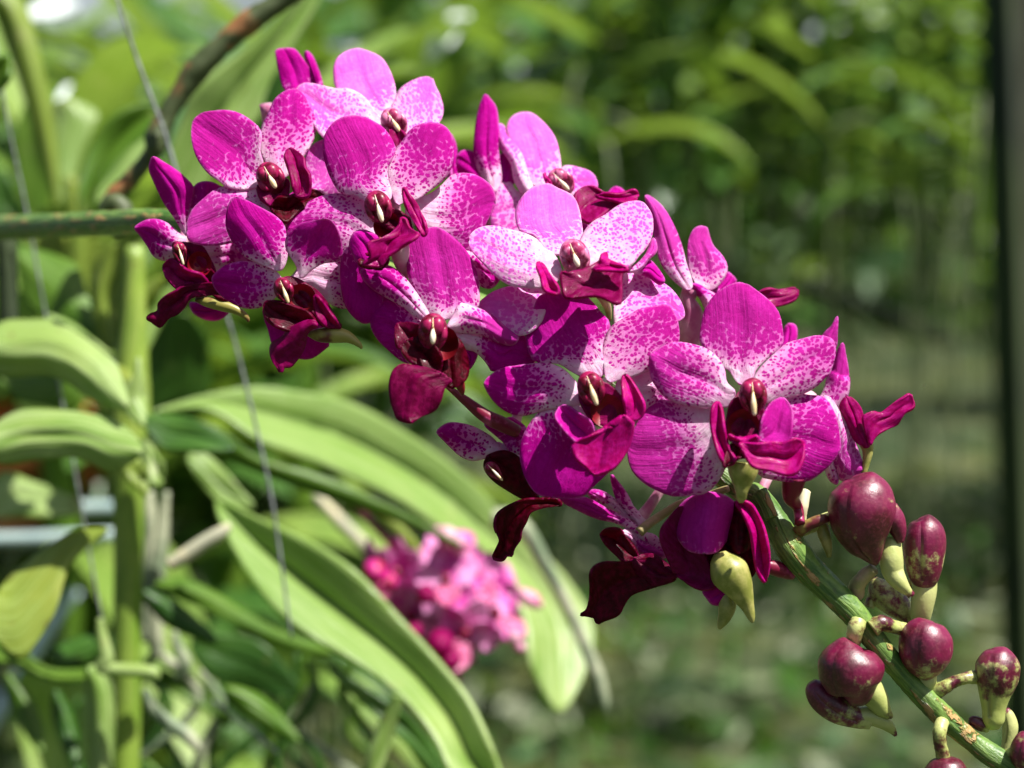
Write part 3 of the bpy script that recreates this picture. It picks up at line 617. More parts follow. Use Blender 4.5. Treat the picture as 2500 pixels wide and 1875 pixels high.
# --- F13
F = flower((1235, 1120), 5, -.1, 0, 'drooping flower under the front ones with a nearly black-maroon hanging lip')
pet(F, 'G: 600 1030, 520 910, 440 850, 340 800, 240 775, 150 775, *75 820, 60 855, 120 920, 180 980, 250 1040, 340 1075, 430 1060, 520 1030', w=.2, k=.7, tone=.05, edgew=.25, center=.25)
pet(F, 'G: 740 1020, 650 1000, 600 930, 520 860, 445 790, *480 752, 560 755, 650 728, 700 750, 780 820, 800 940', o=-1, w=-.1, k=.5, tone=0, fold=1)
pet(F, 'G: 620 1040, 540 960, 560 930, *640 1000, 740 1040, 760 1120, 680 1080', o=1, w=2, k=1)
lipp(F, 'G: 880 1400, 760 1385, 640 1320, 520 1240, 450 1160, 440 1090, *470 1040, 600 1000, 720 1050, 800 1200', o=-4, tone=.0, cup=2)
lipp(F, 'I: 830 790, 800 745, 700 748, 600 750, 500 790, 430 840, 408 900, 415 950, 438 1000, 425 1050, *402 1120, 430 1140, 465 1140, 490 1112, 522 1115, 535 1070, 575 1010, 580 960, 610 900, 640 840, 720 810', o=-6, tone=0, N=40, wave=.8)
column(F, (1198, 1142), 14, (1226, 1172), o=-7)
tub(F, 'I', [(800, 760, 12, 3), (960, 790, 12, 5), (1200, 860, 12, 6)], 'spur')
# --- F14
F = flower((1545, 1290), 6, 0, 0, 'half hidden flower at the bottom seen from behind with a wide dark maroon lip')
pet(F, 'I: 1340 975, 1180 900, 1050 870, 900 800, *812 750, 900 735, 1000 745, 1100 800, 1200 850, 1310 920', o=-1, w=-.1, k=.5, tone=.35, fold=.5)
pet(F, 'I: 1270 890, 1180 830, 1090 780, 1020 740, *1000 700, 1070 695, 1150 735, 1210 790', o=2, w=.2, k=.9, tone=.3)
pet(F, 'I: 1330 930, 1240 850, 1180 740, *1150 598, 1200 650, 1250 720, 1300 810, 1385 890', o=1, w=.1, k=.8, tone=.15, fold=1)
pet(F, 'I: 1240 940, 1340 960, 1440 990, *1500 1110, 1440 1120, 1340 1090, 1270 1010', o=0, w=.4, k=.9, tone=.2)
pet(F, 'I: 1215 960, 1280 950, 1340 1010, 1410 1050, *1485 1110, 1400 1125, 1330 1100, 1270 1020', o=-2, w=.1, k=.5, tone=.4)
lipp(F, 'I: 1320 1130, 1240 1150, 1190 1120, 1130 1060, *1085 980, 1110 940, 1200 938, 1240 980, 1310 1080', o=-2, tone=.03)
lipp(F, 'I: 1560 1250, 1440 1130, 1310 1130, 1240 1150, 1120 1145, 1050 1170, 1015 1220, 1020 1300, 1010 1390, 990 1450, *958 1488, 1040 1510, 1060 1548, 1100 1530, 1200 1490, 1240 1420, 1290 1360, 1430 1310', o=-4, tone=0, N=40, wave=.8)
lipp(F, 'I: 1560 1250, 1440 1300, 1350 1260, 1300 1200, *1300 1130, 1350 1105, 1440 1110, 1540 1200', o=-6, tone=.12, cup=1.5)
tub(F, 'I', [(1330, 960, 34, -2), (1400, 900, 30, -1), (1500, 835, 28, 0), (1600, 775, 24, 0), (1760, 730, 24, 0), (1900, 680, 24, 0)], 'tan', name='stalk')
# --- F10
F = flower((1450, 935), -10, .15, 0, 'large front spotted flower right of centre with a cream tooth above its dark red throat')
pet(F, 'S: 960 1120, 780 1060, 650 980, 430 965, 350 850, 338 730, 330 620, 400 470, 450 340, *560 290, 640 290, 720 330, 860 310, 960 370, 1050 480, 1150 600, 1100 700, 1070 820, 1080 950, 1090 1080', o=1.2, w=.22, k=.32, tone=.2, center=.1, name='sepal', cup=1.3)
pet(F, 'S: 1120 1150, 1080 1000, 1070 820, 1110 700, 1170 610, 1300 530, 1420 460, 1560 430, *1690 415, 1750 470, 1800 600, 1800 790, 1700 900, 1600 1010, 1400 1090, 1250 1130', o=.8, w=.14, k=.85, tone=.3, center=.3, edgew=.1)
pet(F, 'G: 1240 590, 1190 460, 1160 420, 1080 340, 960 290, 860 290, 700 310, 580 330, 500 380, *440 440, 460 510, 520 600, 620 680, 740 715, 880 680, 1000 655, 1130 640', o=-.5, w=.22, k=.5, tone=.1, center=.15, edgew=.25)
pet(F, 'G: 1180 620, 1000 650, 900 670, 820 760, 760 860, 725 980, 740 1120, 790 1250, 860 1340, *960 1370, 1100 1375, 1250 1360, 1330 1280, 1450 1170, 1500 1100, 1400 900, 1300 750', o=.5, w=.12, k=.35, tone=.05, center=.1, name='sepal', cup=1.4)
pet(F, 'G: 1500 580, 1520 420, 1600 380, 1770 330, 1900 420, *1940 600, 1840 660, 1700 780, 1580 720', o=4, w=.75, k=.5, tone=.3, center=0, name='sepal')
pet(F, 'G: 1330 900, 1250 940, 1180 930, 1080 830, 1010 720, *1050 640, 1120 630, 1220 700, 1310 770', o=-4.5, tone=.25, cup=-2.0, name='lip_lobe', w=-.6, k=.5)
lipp(F, 'G: 1600 730, 1560 560, 1548 440, *1570 390, 1610 395, 1680 500, 1740 640, 1700 740', o=-5, tone=.75)
lipp(F, 'G: 1240 560, 1205 480, *1210 520, 1220 600, 1260 680, 1330 780, 1420 800, 1540 780, 1590 690, 1570 580, 1480 480, 1380 440', o=-2, tone=.3)
lipp(F, 'G: 1430 820, 1300 880, 1150 950, 1180 1060, 1260 1130, *1330 1190, 1400 1180, 1500 1130, 1600 1000, 1640 900, 1655 770, 1620 740, 1570 700, 1530 780', o=-7.5, tone=.65, groove=1.2, wave=1.2)
column(F, (1440, 938), 27, (1457, 987), (1481, 1003, 40), o=-6)
# --- F12
F = flower((1975, 960), 6, 0, 0, 'side-on flower at the right edge of the cluster with its crimson lip pointing right')
pet(F, 'H: 1330 440; F: 1700 1660, 1740 1500, 1785 1400, *1850 1283, 1870 1380, 1890 1480, 1905 1659; H: 1580 200, 1575 320, 1540 400, 1480 470', w=.05, k=.5, tone=.4, fold=1)
pet(F, 'H: 1380 360, 1440 370, 1510 480, 1580 620, 1640 750, *1690 900, 1650 930, 1540 980, 1480 930, 1440 860, 1480 740, 1470 600, 1420 480', o=-2, w=-.05, k=1.0, tone=.6, fold=1.5, name='sepal')
pet(F, 'H: 1440 800, 1405 880, 1430 960, *1485 1000, 1495 930, 1470 860', o=0, w=.3, k=1, tone=.4)
pet(F, 'F: 1660 1330, 1690 1220, 1760 1150, *1805 1070, 1803 1200, 1785 1330', o=3, w=-.2, k=.5, tone=.4, fold=1)
lipp(F, 'H: 1700 730, 1620 680, 1560 540, 1510 430, *1560 360, 1610 375, 1660 440, 1690 560, 1730 690', o=-1, tone=.5, cup=1.5)
lipp(F, 'H: 1730 710, 1695 620, 1675 510, 1740 465, 1800 480, 1880 420, 1960 370, *2030 342, 2060 430, 1990 480, 1940 560, 1860 600, 1790 640', o=-2, tone=.55, fold=1.5, N=34)
tub(F, 'H', [(1700, 690, 55, 1), (1715, 760, 40, 1), (1700, 860, 26, 1), (1680, 950, 18, 1)], 'spur')
# --- F11
F = flower((1835, 955), -12, .15, 0, 'large front spotted flower at the right end of the open blooms with a glossy pink lip')
pet(F, 'F: 1010 1620, 920 1500, 870 1480, 740 1330, 690 1290, 700 1150, 730 1020, 800 910, 900 830, *1010 798, 1080 810, 1150 860, 1250 940, 1330 1040, 1360 1170, 1360 1300, 1250 1400, 1150 1500, 1110 1600', o=1.5, w=.15, k=.4, tone=.35, center=.15, name='sepal', cup=1.4)
pet(F, 'H: 740 330; F: 905 1600, 890 1500, 830 1400, 740 1330, 620 1295, 500 1280, 380 1320, *290 1390, 290 1520; H: 130 240, 200 340, 290 400, 400 430, 560 440, 690 430', o=-1.5, w=.12, k=.75, tone=.4, center=.2, cup=1.5)
pet(F, 'H: 870 350; F: 1120 1600, 1180 1490, 1300 1370, 1400 1290, 1520 1255, 1640 1228, *1750 1250, 1787 1320, 1780 1420, 1740 1540; H: 1430 190, 1350 270, 1250 330, 1100 380, 960 400', w=.12, k=1.0, tone=.35, center=.25, edgew=.1)
pet(F, 'H: 650 520, 560 430, 380 410, 200 380; G: 1850 600, 1740 680, 1650 830, *1605 950, 1610 1080, 1650 1180, 1760 1280; H: 270 1090, 400 1085, 520 1070, 600 1000, 660 900, 690 780, 680 640', o=1, w=.4, k=.3, tone=.4, center=0, edgew=.1, name='sepal', cup=1.6)
pet(F, 'H: 900 560, 960 430, 1100 340, 1320 350, 1400 370, 1470 480, 1505 640, *1510 740, 1440 850, 1350 930, 1280 975, 1150 985, 1020 970, 925 945, 860 850, 860 700', o=2, w=.2, k=.5, tone=.25, center=.1, name='sepal')
pet(F, 'H: 920 680, 920 600, 940 500, 1000 400, *1080 365, 1130 400, 1165 470, 1160 580, 1140 680, 1020 700', o=-4, tone=.3, cup=-1.5, name='lip_lobe', w=-.6, k=.5)
lipp(F, 'H: 700 860, 640 830, 590 700, 560 560, 570 440, *605 393, 640 450, 660 600, 690 720, 740 820', o=-5, tone=.6, fold=-1)
lipp(F, 'H: 690 640, 670 560, 690 440, 720 380, *780 320, 900 330, 950 440, 940 560, 900 680, 800 690', o=-2.2, tone=.2)
lipp(F, 'H: 820 800, 720 820, 660 880, 650 820, 700 710, *790 700, 840 700, 850 780', o=-6, tone=.05)
lipp(F, 'H: 770 700, 900 700, 1000 685, 1100 690, 1190 662, *1240 700, 1250 780, 1230 850, 1190 920, 1110 940, 1000 905, 900 890, 850 860, 810 790', o=-9, tone=.7, groove=1.2, wave=.9)
lipp(F, 'H: 780 690, 700 640, *690 660, 760 720, 860 730, 920 660, 900 640, 840 690', o=-6.5, tone=.95, N=12, Mc=8)
column(F, (1838, 956), 28, (1842, 1012), (1815, 1040, 40), o=-6)
tub(F, 'H', [(800, 840, 120, 0), (795, 920, 108, 0), (790, 1000, 72, 0), (785, 1060, 46, 0), (782, 1110, 36, 1), (782, 1140, 14, 1)], 'spur', o=-4)
tub(F, 'H', [(1180, 920, 95, 4), (1160, 1020, 80, 6), (1150, 1100, 60, 8), (1200, 1180, 40, 10), (1215, 1290, 38, 8)], 'crimtube', name='stalk', o=0)

# --- F15 opening bud
F = flower((1720, 1290), -3, 0, 0, 'half-open bud flower at the bottom with a domed magenta hood over a cream-green lip',
           ('I', [(1740, 900, 80, 3), (1850, 850, 60, 4), (2000, 860, 30, 4)], 'pinktube'))
pet(F, 'I: 1740 1095, 1640 1075, 1575 1000, 1545 920, 1560 840, 1610 770, 1680 728, *1760 708, 1850 722, 1925 765, 1960 840, 1930 940, 1880 1020, 1820 1085', o=-9, w=-.75, k=.6, cup=9, bend=6, groove=-.5, tone=.35, name='sepal')
pet(F, 'I: 1960 1090, 1880 1040, 1870 950, 1890 850, 1930 785, *1985 765, 2040 830, 2060 930, 2050 1040', o=-5, w=-.3, k=.6, cup=6, bend=4, tone=.0, name='petal', mat='lip')
lipp(F, 'I: 1600 800, 1500 890, 1462 960, 1470 1050, 1520 1160, *1560 1225, 1640 1290, 1735 1330, 1830 1300, 1790 1200, 1740 1100, 1640 1040', o=-1, tone=.25, name='petal', cup=-2)
lipp(F, 'I: 1940 770, 2030 775, 2090 860, 2130 960, 2155 1120, *2137 1278, 2085 1225, 2055 1100, 2035 960, 1990 850', o=-5, tone=.85, name='petal', fold=-1)
lipp(F, 'I: 1600 1040, 1560 1150, 1700 1280, *1850 1310, 2040 1250, 2080 1140, 2040 1000, 1800 980', o=2, tone=0, name='throat')
tub(F, 'I', [(1840, 1090, 40, 0), (1860, 1140, 90, 0), (1900, 1210, 125, 0), (1950, 1290, 105, 0), (1990, 1370, 70, 0), (2020, 1440, 42, 0), (2040, 1500, 26, 0), (2048, 1535, 10, 0)], 'spur', o=-4)
pet(F, 'I: 1860 1260, 1790 1290, 1735 1335, *1765 1385, 1800 1420, 1880 1420, 1925 1380', o=-1, w=-.6, k=.3, tone=.2, name='sepal')
tub(F, 'I', [(1890, 1340, 40, 1), (1890, 1420, 56, 1), (1875, 1490, 46, 1), (1850, 1545, 28, 1), (1838, 1578, 10, 1)], 'spur', o=0)

# ------------------------------------------------------------------ buds
def bud(label, pts, spur=None, stalk=None, z=0, gm=None, lobe=None, crease=1.3, flat=.95):
    m = Mesh(); m.add(*pxtube('J', pts, z, segs=48, k=7, gm=[g_ * 1.9 if 0 < g_ < .3 else g_ for g_ in (gm or [0] * len(pts))], crease=crease, flat=flat))
    if lobe: m.add(*pxtube('J', lobe, z, segs=20, k=6, gm=[0] * len(lobe)))
    o = m.build('flower_bud', 'bud', spike, label=label)
    if spur: k = Mesh(); k.add(*pxtube('J', spur, z, segs=18, k=6, gm=[.95] * (len(spur) - 2) + [.75, .1])); k.build('spur', 'bud', o)
    if stalk: k = Mesh(); k.add(*pxtube('J', stalk, z, segs=14, k=6, gm=[.62] * len(stalk), rough=.12)); k.build('stalk', 'bud', o)
    return o
bud('largest glossy crimson bud, pointed below, nearest the open flowers', [(570, 18, 40), (578, 45, 105), (585, 110, 165), (582, 200, 190), (585, 300, 172), (605, 390, 128), (635, 460, 72), (655, 512, 26), (660, 528, 6)],
    spur=[(750, 380, 50, 2), (745, 480, 66, 1), (755, 560, 62, 1), (790, 620, 48, 0), (830, 665, 30, 0), (868, 692, 14, 0)],
    stalk=[(240, 330, 40, 3), (320, 300, 38, 5), (400, 260, 36, 8), (520, 240, 36, 10)], z=-4, lobe=[(730, 200, 50), (760, 270, 62), (785, 340, 46), (795, 400, 20)], gm=[0, 0, 0, 0, .08, .14, .1, .05, 0])
bud('tall bud at the right with a green lower neck, beside the largest bud', [(915, 258, 20), (922, 275, 70), (930, 330, 108), (932, 400, 118), (928, 480, 112), (930, 560, 96), (938, 620, 70), (945, 662, 30)], gm=[0, 0, 0, 0, .2, .3, .15, 0],
    spur=[(930, 560, 70, 2), (930, 660, 70, 1), (920, 740, 64, 1), (910, 810, 56, 2), (910, 850, 40, 4)], stalk=[(750, 790, 26, 10), (820, 700, 26, 12), (880, 600, 30, 10)], z=3, crease=1.0)
bud('round crimson bud held right of the stem on a short stalk', [(955, 832, 24), (950, 850, 90), (942, 910, 138), (938, 980, 150), (936, 1050, 138), (936, 1110, 100), (936, 1150, 50), (936, 1168, 12)],
    spur=[(930, 1090, 60, 3), (945, 1170, 55, 2), (950, 1220, 40, 3), (950, 1260, 20, 3)], stalk=[(640, 880, 50, 0), (690, 850, 46, 0), (760, 870, 38, 1), (850, 895, 40, 4)], z=-5, gm=[0, 0, 0, 0, .1, .16, .1, 0], crease=1.2)
bud('round crimson bud hanging left of the stem', [(545, 965, 40), (535, 985, 115), (525, 1050, 176), (522, 1120, 184), (530, 1190, 160), (540, 1250, 100), (520, 1290, 40), (510, 1300, 8)],
    spur=[(610, 1200, 80, 3), (660, 1270, 70, 3), (700, 1330, 48, 3), (740, 1370, 20, 3), (748, 1380, 8, 3)], stalk=[(560, 840, 50, 3), (545, 890, 46, 2), (530, 960, 44, 4), (520, 1010, 44, 6)], z=-7, gm=[0, 0, 0, .05, .1, .1, 0, 0], crease=1.4)
bud('elongated maroon bud with a pale curved tip under the left round bud', [(300, 1180, 30), (320, 1210, 65), (370, 1265, 88), (450, 1325, 88), (540, 1370, 66), (630, 1395, 50)], gm=[0, 0, .1, .2, .45, .8],
    spur=[(560, 1370, 55, 0), (640, 1370, 55, 0), (700, 1400, 44, 0), (745, 1440, 28, 0), (772, 1478, 10, 0)], z=-2, crease=3)
bud('pale green and purple bud on a long side stalk at the far right', [(1335, 985, 20), (1338, 1005, 72), (1340, 1070, 118), (1338, 1140, 120), (1330, 1200, 105), (1322, 1260, 84), (1318, 1330, 66), (1318, 1400, 58), (1325, 1440, 30)], gm=[0, 0, .22, .2, .5, .8, 1, 1, 1],
    stalk=[(960, 1250, 44, 2), (1030, 1215, 40, 0), (1090, 1180, 34, 0), (1170, 1155, 34, 0), (1240, 1150, 44, 2)], z=-4, crease=1.2)
bud('dull bud cut off by the bottom edge below the stem', [(1060, 1600, 40), (1060, 1625, 90), (1055, 1700, 130), (1050, 1790, 120), (1050, 1860, 60)], gm=[.1, .1, .1, .2, .3],
    stalk=[(1030, 1400, 40, 2), (1015, 1460, 38, 0), (1020, 1530, 36, 0), (1040, 1610, 40, 1)], z=-8)
bud('small bud at the lower right corner of the picture', [(1520, 1470, 30), (1500, 1500, 60), (1490, 1560, 80), (1490, 1620, 70), (1500, 1680, 30)], gm=[.1, .3, .1, .2, .4], stalk=[(1380, 1590, 30, 4), (1430, 1570, 32, 2), (1480, 1560, 40, 2)], z=-10)
bud('mottled olive bud half hidden behind the stem and the tall bud', [(650, 600, 20), (670, 640, 60), (700, 680, 85), (770, 740, 78), (830, 800, 55), (880, 860, 36)], gm=[.5, .5, .45, .35, .25, .2], stalk=[(620, 760, 30, 0), (640, 700, 30, 0), (660, 660, 36, 0)], z=10)
bud('tiny green bud above the lower right corner', [(1385, 1330, 20), (1400, 1370, 36), (1410, 1430, 44), (1400, 1500, 36), (1380, 1560, 24)], gm=[.1, .8, 1, 1, .9], z=2)
bud('small dark bud beside the stem near the lower right corner', [(1180, 1400, 20), (1210, 1400, 34), (1250, 1420, 36), (1290, 1440, 24)], gm=[.0, .3, .2, .6], z=-3)
# bare stalks and bracts on the rachis
for crop, pts, mt, nm, lb in [('J', [(545, 690, 50, 2), (560, 630, 44, 0), (610, 575, 40, -1), (650, 545, 34, -2)], 'tan', 'stalk', 'knobbly yellowish stalk stub'),
        ('J', [(190, 570, 40, 2), (120, 550, 44, 0), (60, 530, 40, -1), (30, 525, 20, -1)], 'crimtube', 'stalk', 'dark stub left of the stem'),
        ('H', [(1215, 1300, 45, 2), (1225, 1220, 42, 1), (1240, 1150, 40, 1), (1250, 1060, 44, 3)], 'root', 'stalk', 'whitish ribbed flower stalk'),
        ('H', [(1180, 1370, 50, 1), (1230, 1330, 48, -2), (1300, 1290, 42, -3), (1380, 1260, 40, -3), (1430, 1260, 20, -3)], 'spurdark', 'bract', 'mottled yellow bract'),
        ('H', [(1370, 1300, 50, 1), (1400, 1390, 46, 0), (1420, 1470, 34, 0), (1430, 1540, 16, 0)], 'spur', 'bract', 'pale green pointed bract'),
        ('H', [(920, 1060, 60, 0), (960, 1130, 50, -1), (1010, 1250, 50, -2)], 'stem', 'bract', 'green bract at the stem under the last flower')]:
    m = Mesh(); m.add(*pxtube(crop, pts, 0, segs=14, k=6, rough=.08)); m.build(nm, mt, spike, label=lb)
# ================================================================== BACKGROUND
class Ctx: pass
def nearplant(c, D, label, cat='plant', name='orchid_plant', group=None):
    F = Ctx(); F.o = empty(name, P3(c[0], c[1], D), label, cat, group); F.D = D; F.c = c; return F
def leaf(F, spec, mat='leaf', dz=0.0, gy=0.0, gx=0.0, fold=0.0, bend=0.0, cup=0.0, name='leaf', groove=1.0, th=.0016, label=None):
    """dz in metres behind the plant's depth; fold: the two halves of the blade tilt away from the midrib (mm)"""
    p, _ = parse(spec); cx, cy = p.mean(0); D = F.D + dz; pm = D * 36 / FOC / 2500
    f = lambda X, Y: D + (cy - Y) * pm * gy + (X - cx) * pm * gx
    V, fc, a = patch(spec, f, cup=cup, bend=bend, groove=groove, wave=1.2, fold=fold, N=30, Mc=12, scale=1.0)
    m = Mesh(); m.add(V, fc, a); return m.build(name, mat, F.o, origin=V[0], solid=th, label=label)
def rod(F, crop, pts, mat, name='stem', dz=0.0, **kw):
    z = (F.D + dz - D0) * 1000; m = Mesh(); m.add(*pxtube(crop, pts, z, **kw)); return m.build(name, mat, F.o)
def solo(name, crop, pts, D, mat, label, cat, group=None, **kw):
    m = Mesh(); m.add(*pxtube(crop, pts, (D - D0) * 1000, **kw)); o = m.build(name, mat); return tag(o, label, cat, group)

# --- the big orchid plant at the left
F = nearplant((310, 1500), .60, 'large orchid plant at the left with an upright yellow-green stem and broad arching leaves')
rod(F, 'X', [(330, 600, 22), (325, 800, 34), (320, 950, 46), (318, 1100, 50), (315, 1250, 38), (312, 1500, 35), (310, 1700, 34), (305, 1900, 36), (300, 2100, 34)], 'stemleaf', rough=.05, segs=18)
leaf(F, 'V: 320 895, 420 860, 540 836, 640 845, 760 870, 870 930, 960 990, 1040 1060, 1100 1130, 1170 1190, 1240 1270, 1285 1360, 1270 1440, *1215 1540, 1175 1500, 1140 1420, 1130 1330, 1060 1225, 960 1150, 860 1080, 700 1005, 560 955, 480 900, 420 880', 'leafpale', dz=.06, gx=.75, gy=.7, fold=-9, groove=2.5, label='big pale sunlit arching leaf')
leaf(F, 'V: 330 900, 400 905, 480 930, 560 990, 700 1030, 860 1100, *1000 1180, 860 1125, 700 1070, 560 1020, 440 970, 360 950', 'leaf', dz=-.0, gy=-.4, fold=4)
leaf(F, 'V: 465 1082, 560 1120, 680 1175, 770 1235, 860 1330, 950 1430, 1030 1540, *1090 1720, 980 1680, 940 1600, 870 1510, 780 1440, 660 1370, 580 1300, 510 1200', 'leafpale', dz=-.03, gy=.5, fold=-12, groove=3, label='pale green leaf slanting down to the right')
leaf(F, 'V: 405 990, 430 975, 480 1010, 530 1070, *545 1095, 480 1090, 430 1040', 'leafpale', dz=.02, gy=.3)
leaf(F, 'M: 640 230, 560 222, 430 245, 300 330, 150 440, 0 585, *-80 740, 0 910, 130 1010, 250 860, 340 700, 400 480, 520 330', 'leafy', dz=-.07, gy=.6, fold=4, groove=2)
leaf(F, 'L: 800 1000, 760 840, 700 700, 620 620, 480 540, 350 470, 180 470, 0 490, *-80 640, 0 800, 250 800, 400 830, 540 930, 700 1000', 'leafpale', dz=-.07, gy=.4, fold=10, groove=4)
leaf(F, 'L: 880 1290, 840 1190, 730 1110, 550 1055, 350 1030, 150 1030, 0 1100, *-80 1230, 0 1350, 250 1330, 500 1320, 700 1400', 'leafpale', dz=-.08, gy=.4, fold=7, groove=4)
leaf(F, 'L: 700 640, 620 480, 540 300, 480 130, 300 50, 110 10, *100 60, 160 330, 250 440, 400 500, 560 560', 'leaf', dz=.02, gy=.5, fold=6)
for i, sp in enumerate(['L: 720 640, 690 420, 740 250, 840 60, *880 -20, 800 200, 770 360, 760 640', 'L: 640 620, 580 400, 570 220, 630 80, *720 -10, 700 150, 660 330, 700 620', 'L: 800 700, 790 520, 830 330, 930 230, *1030 200, 980 330, 900 430, 850 600, 840 740', 'L: 760 760, 720 500, 760 350, *830 180, 830 380, 810 600']):
    leaf(F, sp, ['leafy', 'leafy', 'leafy', 'leaf'][i], dz=.0 + .01 * i, fold=3)
leaf(F, 'L: 900 1090, 870 950, 880 800, 930 560, 1000 480, *1150 420, 1280 560, 1310 760, 1290 930, 1100 1000', 'leafdark', dz=.10, gy=-.3, fold=4, groove=2, name='leaf')
leaf(F, 'M: 520 1080, 600 1075, 670 1180, 680 1400, 665 1659, *620 1760, 560 1659, 530 1400', 'leafpale', dz=-.03, fold=8)
leaf(F, 'M: 930 560, 1100 530, 1250 590, 1400 680, 1600 800, *1990 960, 1800 960, 1500 830, 1300 740, 1100 650', 'leaf', dz=.0, gy=.5, fold=3)
leaf(F, 'M: 1150 900, 1400 860, 1600 930, *1800 1210, 1500 1190, 1250 1100', 'leafdark', dz=.04)
leaf(F, 'M: 860 1000, 1050 1100, 1250 1180, *1380 1400, 1200 1300, 1000 1180', 'leaf', dz=.03)
leaf(F, 'M: -60 900, 100 930, 300 1060, 560 1060, *720 1040, 560 1130, 300 1130, 100 1050, -60 1000', 'leaf', dz=-.01, gy=.5)
leaf(F, 'N: 640 1230, 690 1250, 640 1450, *540 1720, 450 1720, 520 1500, 590 1330', 'leafpale', dz=-.05, fold=2, label='thin bright green leaf at the bottom')
leaf(F, 'N: 250 1050, 400 1130, 700 1330, 900 1560, *980 1720, 880 1720, 700 1500, 450 1270', 'leafdark', dz=-.02)
leaf(F, 'N: 280 1080, 450 1180, 580 1290, *600 1330, 500 1290, 350 1180', 'leafpale', dz=-.03)
leaf(F, 'L: 900 1080, 1050 1060, 1200 1080, 1350 1150, *1450 1270, 1200 1280, 1000 1260', 'leafdark', dz=-.02, gy=.6)
for sp, mt, dz in [('L: 760 1000, 650 860, 640 760, 700 740, 790 780, *830 900, 830 1020', 'leafy', -.04), ('L: 900 1120, 800 1060, 720 980, 760 900, 840 820, *860 700, 890 850, 910 1000', 'leafpale', -.05),
                   ('L: 950 1480, 880 1300, 900 1200, 960 1280, *1010 1360, 1010 1480', 'leafpale', -.03), ('L: 860 1500, 740 1380, 720 1300, 820 1290, *900 1400, 920 1560', 'leafy', -.045),
                   ('L: 420 820, 300 790, 150 810, *0 830, 120 960, 300 1000, 420 1040, 500 960', 'leaf', .03), ('L: 620 660, 540 560, 430 480, *300 440, 420 560, 540 660', 'leafpale', -.035),
                   ('L: 800 620, 880 450, 960 330, *1080 260, 1040 400, 960 560, 880 700', 'leafpale', .02), ('M: 300 980, 420 900, 560 860, *640 900, 600 1000, 480 1080, 360 1080', 'leafdark', .03),
                   ('M: 860 600, 980 620, 1100 700, *1300 900, 1120 860, 960 760', 'leafdark', .0), ('M: 1350 1180, 1500 1200, 1650 1300, *1800 1500, 1600 1420, 1450 1320', 'leaf', .02),
                   ('M: 40 1100, 140 1180, 220 1320, *260 1560, 140 1420, 60 1260', 'leaf', .02), ('M: 330 1200, 400 1280, 460 1440, *470 1700, 380 1520, 320 1340', 'leafdark', .0)]:
    leaf(F, sp, mt, dz=dz, gy=.4, fold=5, groove=2)
rod(F, 'M', [(1015, 440, 40), (1100, 390, 46), (1220, 310, 46), (1320, 250, 42), (1380, 200, 20)], 'root', 'root', dz=-.03)
rod(F, 'N', [(170, 20, 28), (330, 190, 40), (480, 340, 36), (560, 430, 30), (640, 520, 20)], 'root', 'root', dz=.12)
rod(F, 'N', [(430, 30, 30), (600, 160, 34), (760, 320, 30), (800, 400, 20)], 'leafy', 'root', dz=.03)
rod(F, 'N', [(1230, 160, 50), (1330, 170, 70), (1440, 240, 50), (1540, 420, 44), (1640, 600, 38), (1780, 900, 36), (1860, 1100, 44), (1900, 1260, 36), (1910, 1330, 12)], 'rootgrey', 'root', dz=.03)
rod(F, 'M', [(870, 1190, 24), (920, 1300, 36), (1020, 1390, 38), (1120, 1460, 44), (1190, 1540, 26)], 'rootgrey', 'root', dz=-.03)
for pts in ([(1000, 0, 20), (980, 160, 34), (960, 330, 50), (930, 560, 56), (930, 820, 50), (960, 1000, 30)], [(880, 0, 40), (900, 180, 44), (900, 420, 40), (880, 700, 44), (880, 900, 40)], [(1040, 840, 20), (1070, 940, 34), (1110, 1040, 40), (1060, 1130, 20)]):
    rod(F, 'M', pts, 'rootgrey', 'root', dz=.02, rough=.2)
rod(F, 'M', [(600, 760, 20), (610, 850, 32), (640, 1000, 46), (620, 1060, 40), (900, 1080, 40), (940, 1130, 16)], 'leafpale', 'root', dz=-.04, rough=.1)
random.seed(11)
for i in range(16):
    x = random.uniform(150, 900); y = random.uniform(1480, 1760)
    rod(F, 'X', [(x, y, 8), (x + random.uniform(-60, 60), y + 90, 12), (x + random.uniform(-120, 120), y + 230, 12), (x + random.uniform(-160, 160), y + 420, 8)], random.choice(['leafdark', 'leaf', 'rootgrey']), 'root', dz=random.uniform(.02, .12))

# --- plant behind, upper left
F = nearplant((180, 520), .70, 'second orchid plant in the upper left corner with lime green leaves behind the brown branch')
rod(F, 'K', [(500, 2000, 60), (490, 1700, 60), (480, 1400, 56), (430, 1100, 40)], 'leafy', dz=.05)
leaf(F, 'K: 1030 1250, 1040 1000, 1120 780, 1200 590, 1330 450, 1500 320, 1700 130, 1830 -20, *1960 -120, 1990 0, 1860 220, 1750 400, 1660 560, 1600 760, 1420 900, 1250 1200', 'leafpale', dz=-.06, gx=.3, fold=-8, groove=3, label='tall pale leaf rising behind the flowers')
leaf(F, 'K: 1500 900, 1480 700, 1560 550, 1680 460, *1760 460, 1800 600, 1760 760, 1640 900', 'leafdark', dz=-.03, fold=4)
leaf(F, 'K: 500 1340, 490 1200, 530 1000, 600 850, 700 730, 830 660, *980 645, 1020 720, 960 810, 880 890, 760 1010, 650 1160, 590 1300', 'leaf', dz=-.06, gy=.4, fold=-6, groove=3)
leaf(F, 'K: 600 1260, 680 1080, 780 960, 900 870, *990 780, 930 960, 870 1080, 760 1200', 'leafpale', dz=-.09, gy=.5, fold=3)
leaf(F, 'K: 360 1300, 250 950, 130 520, 0 160, *-60 -60, 140 0, 250 380, 320 700, 350 1000', 'leafy', dz=.02, fold=8, groove=3)
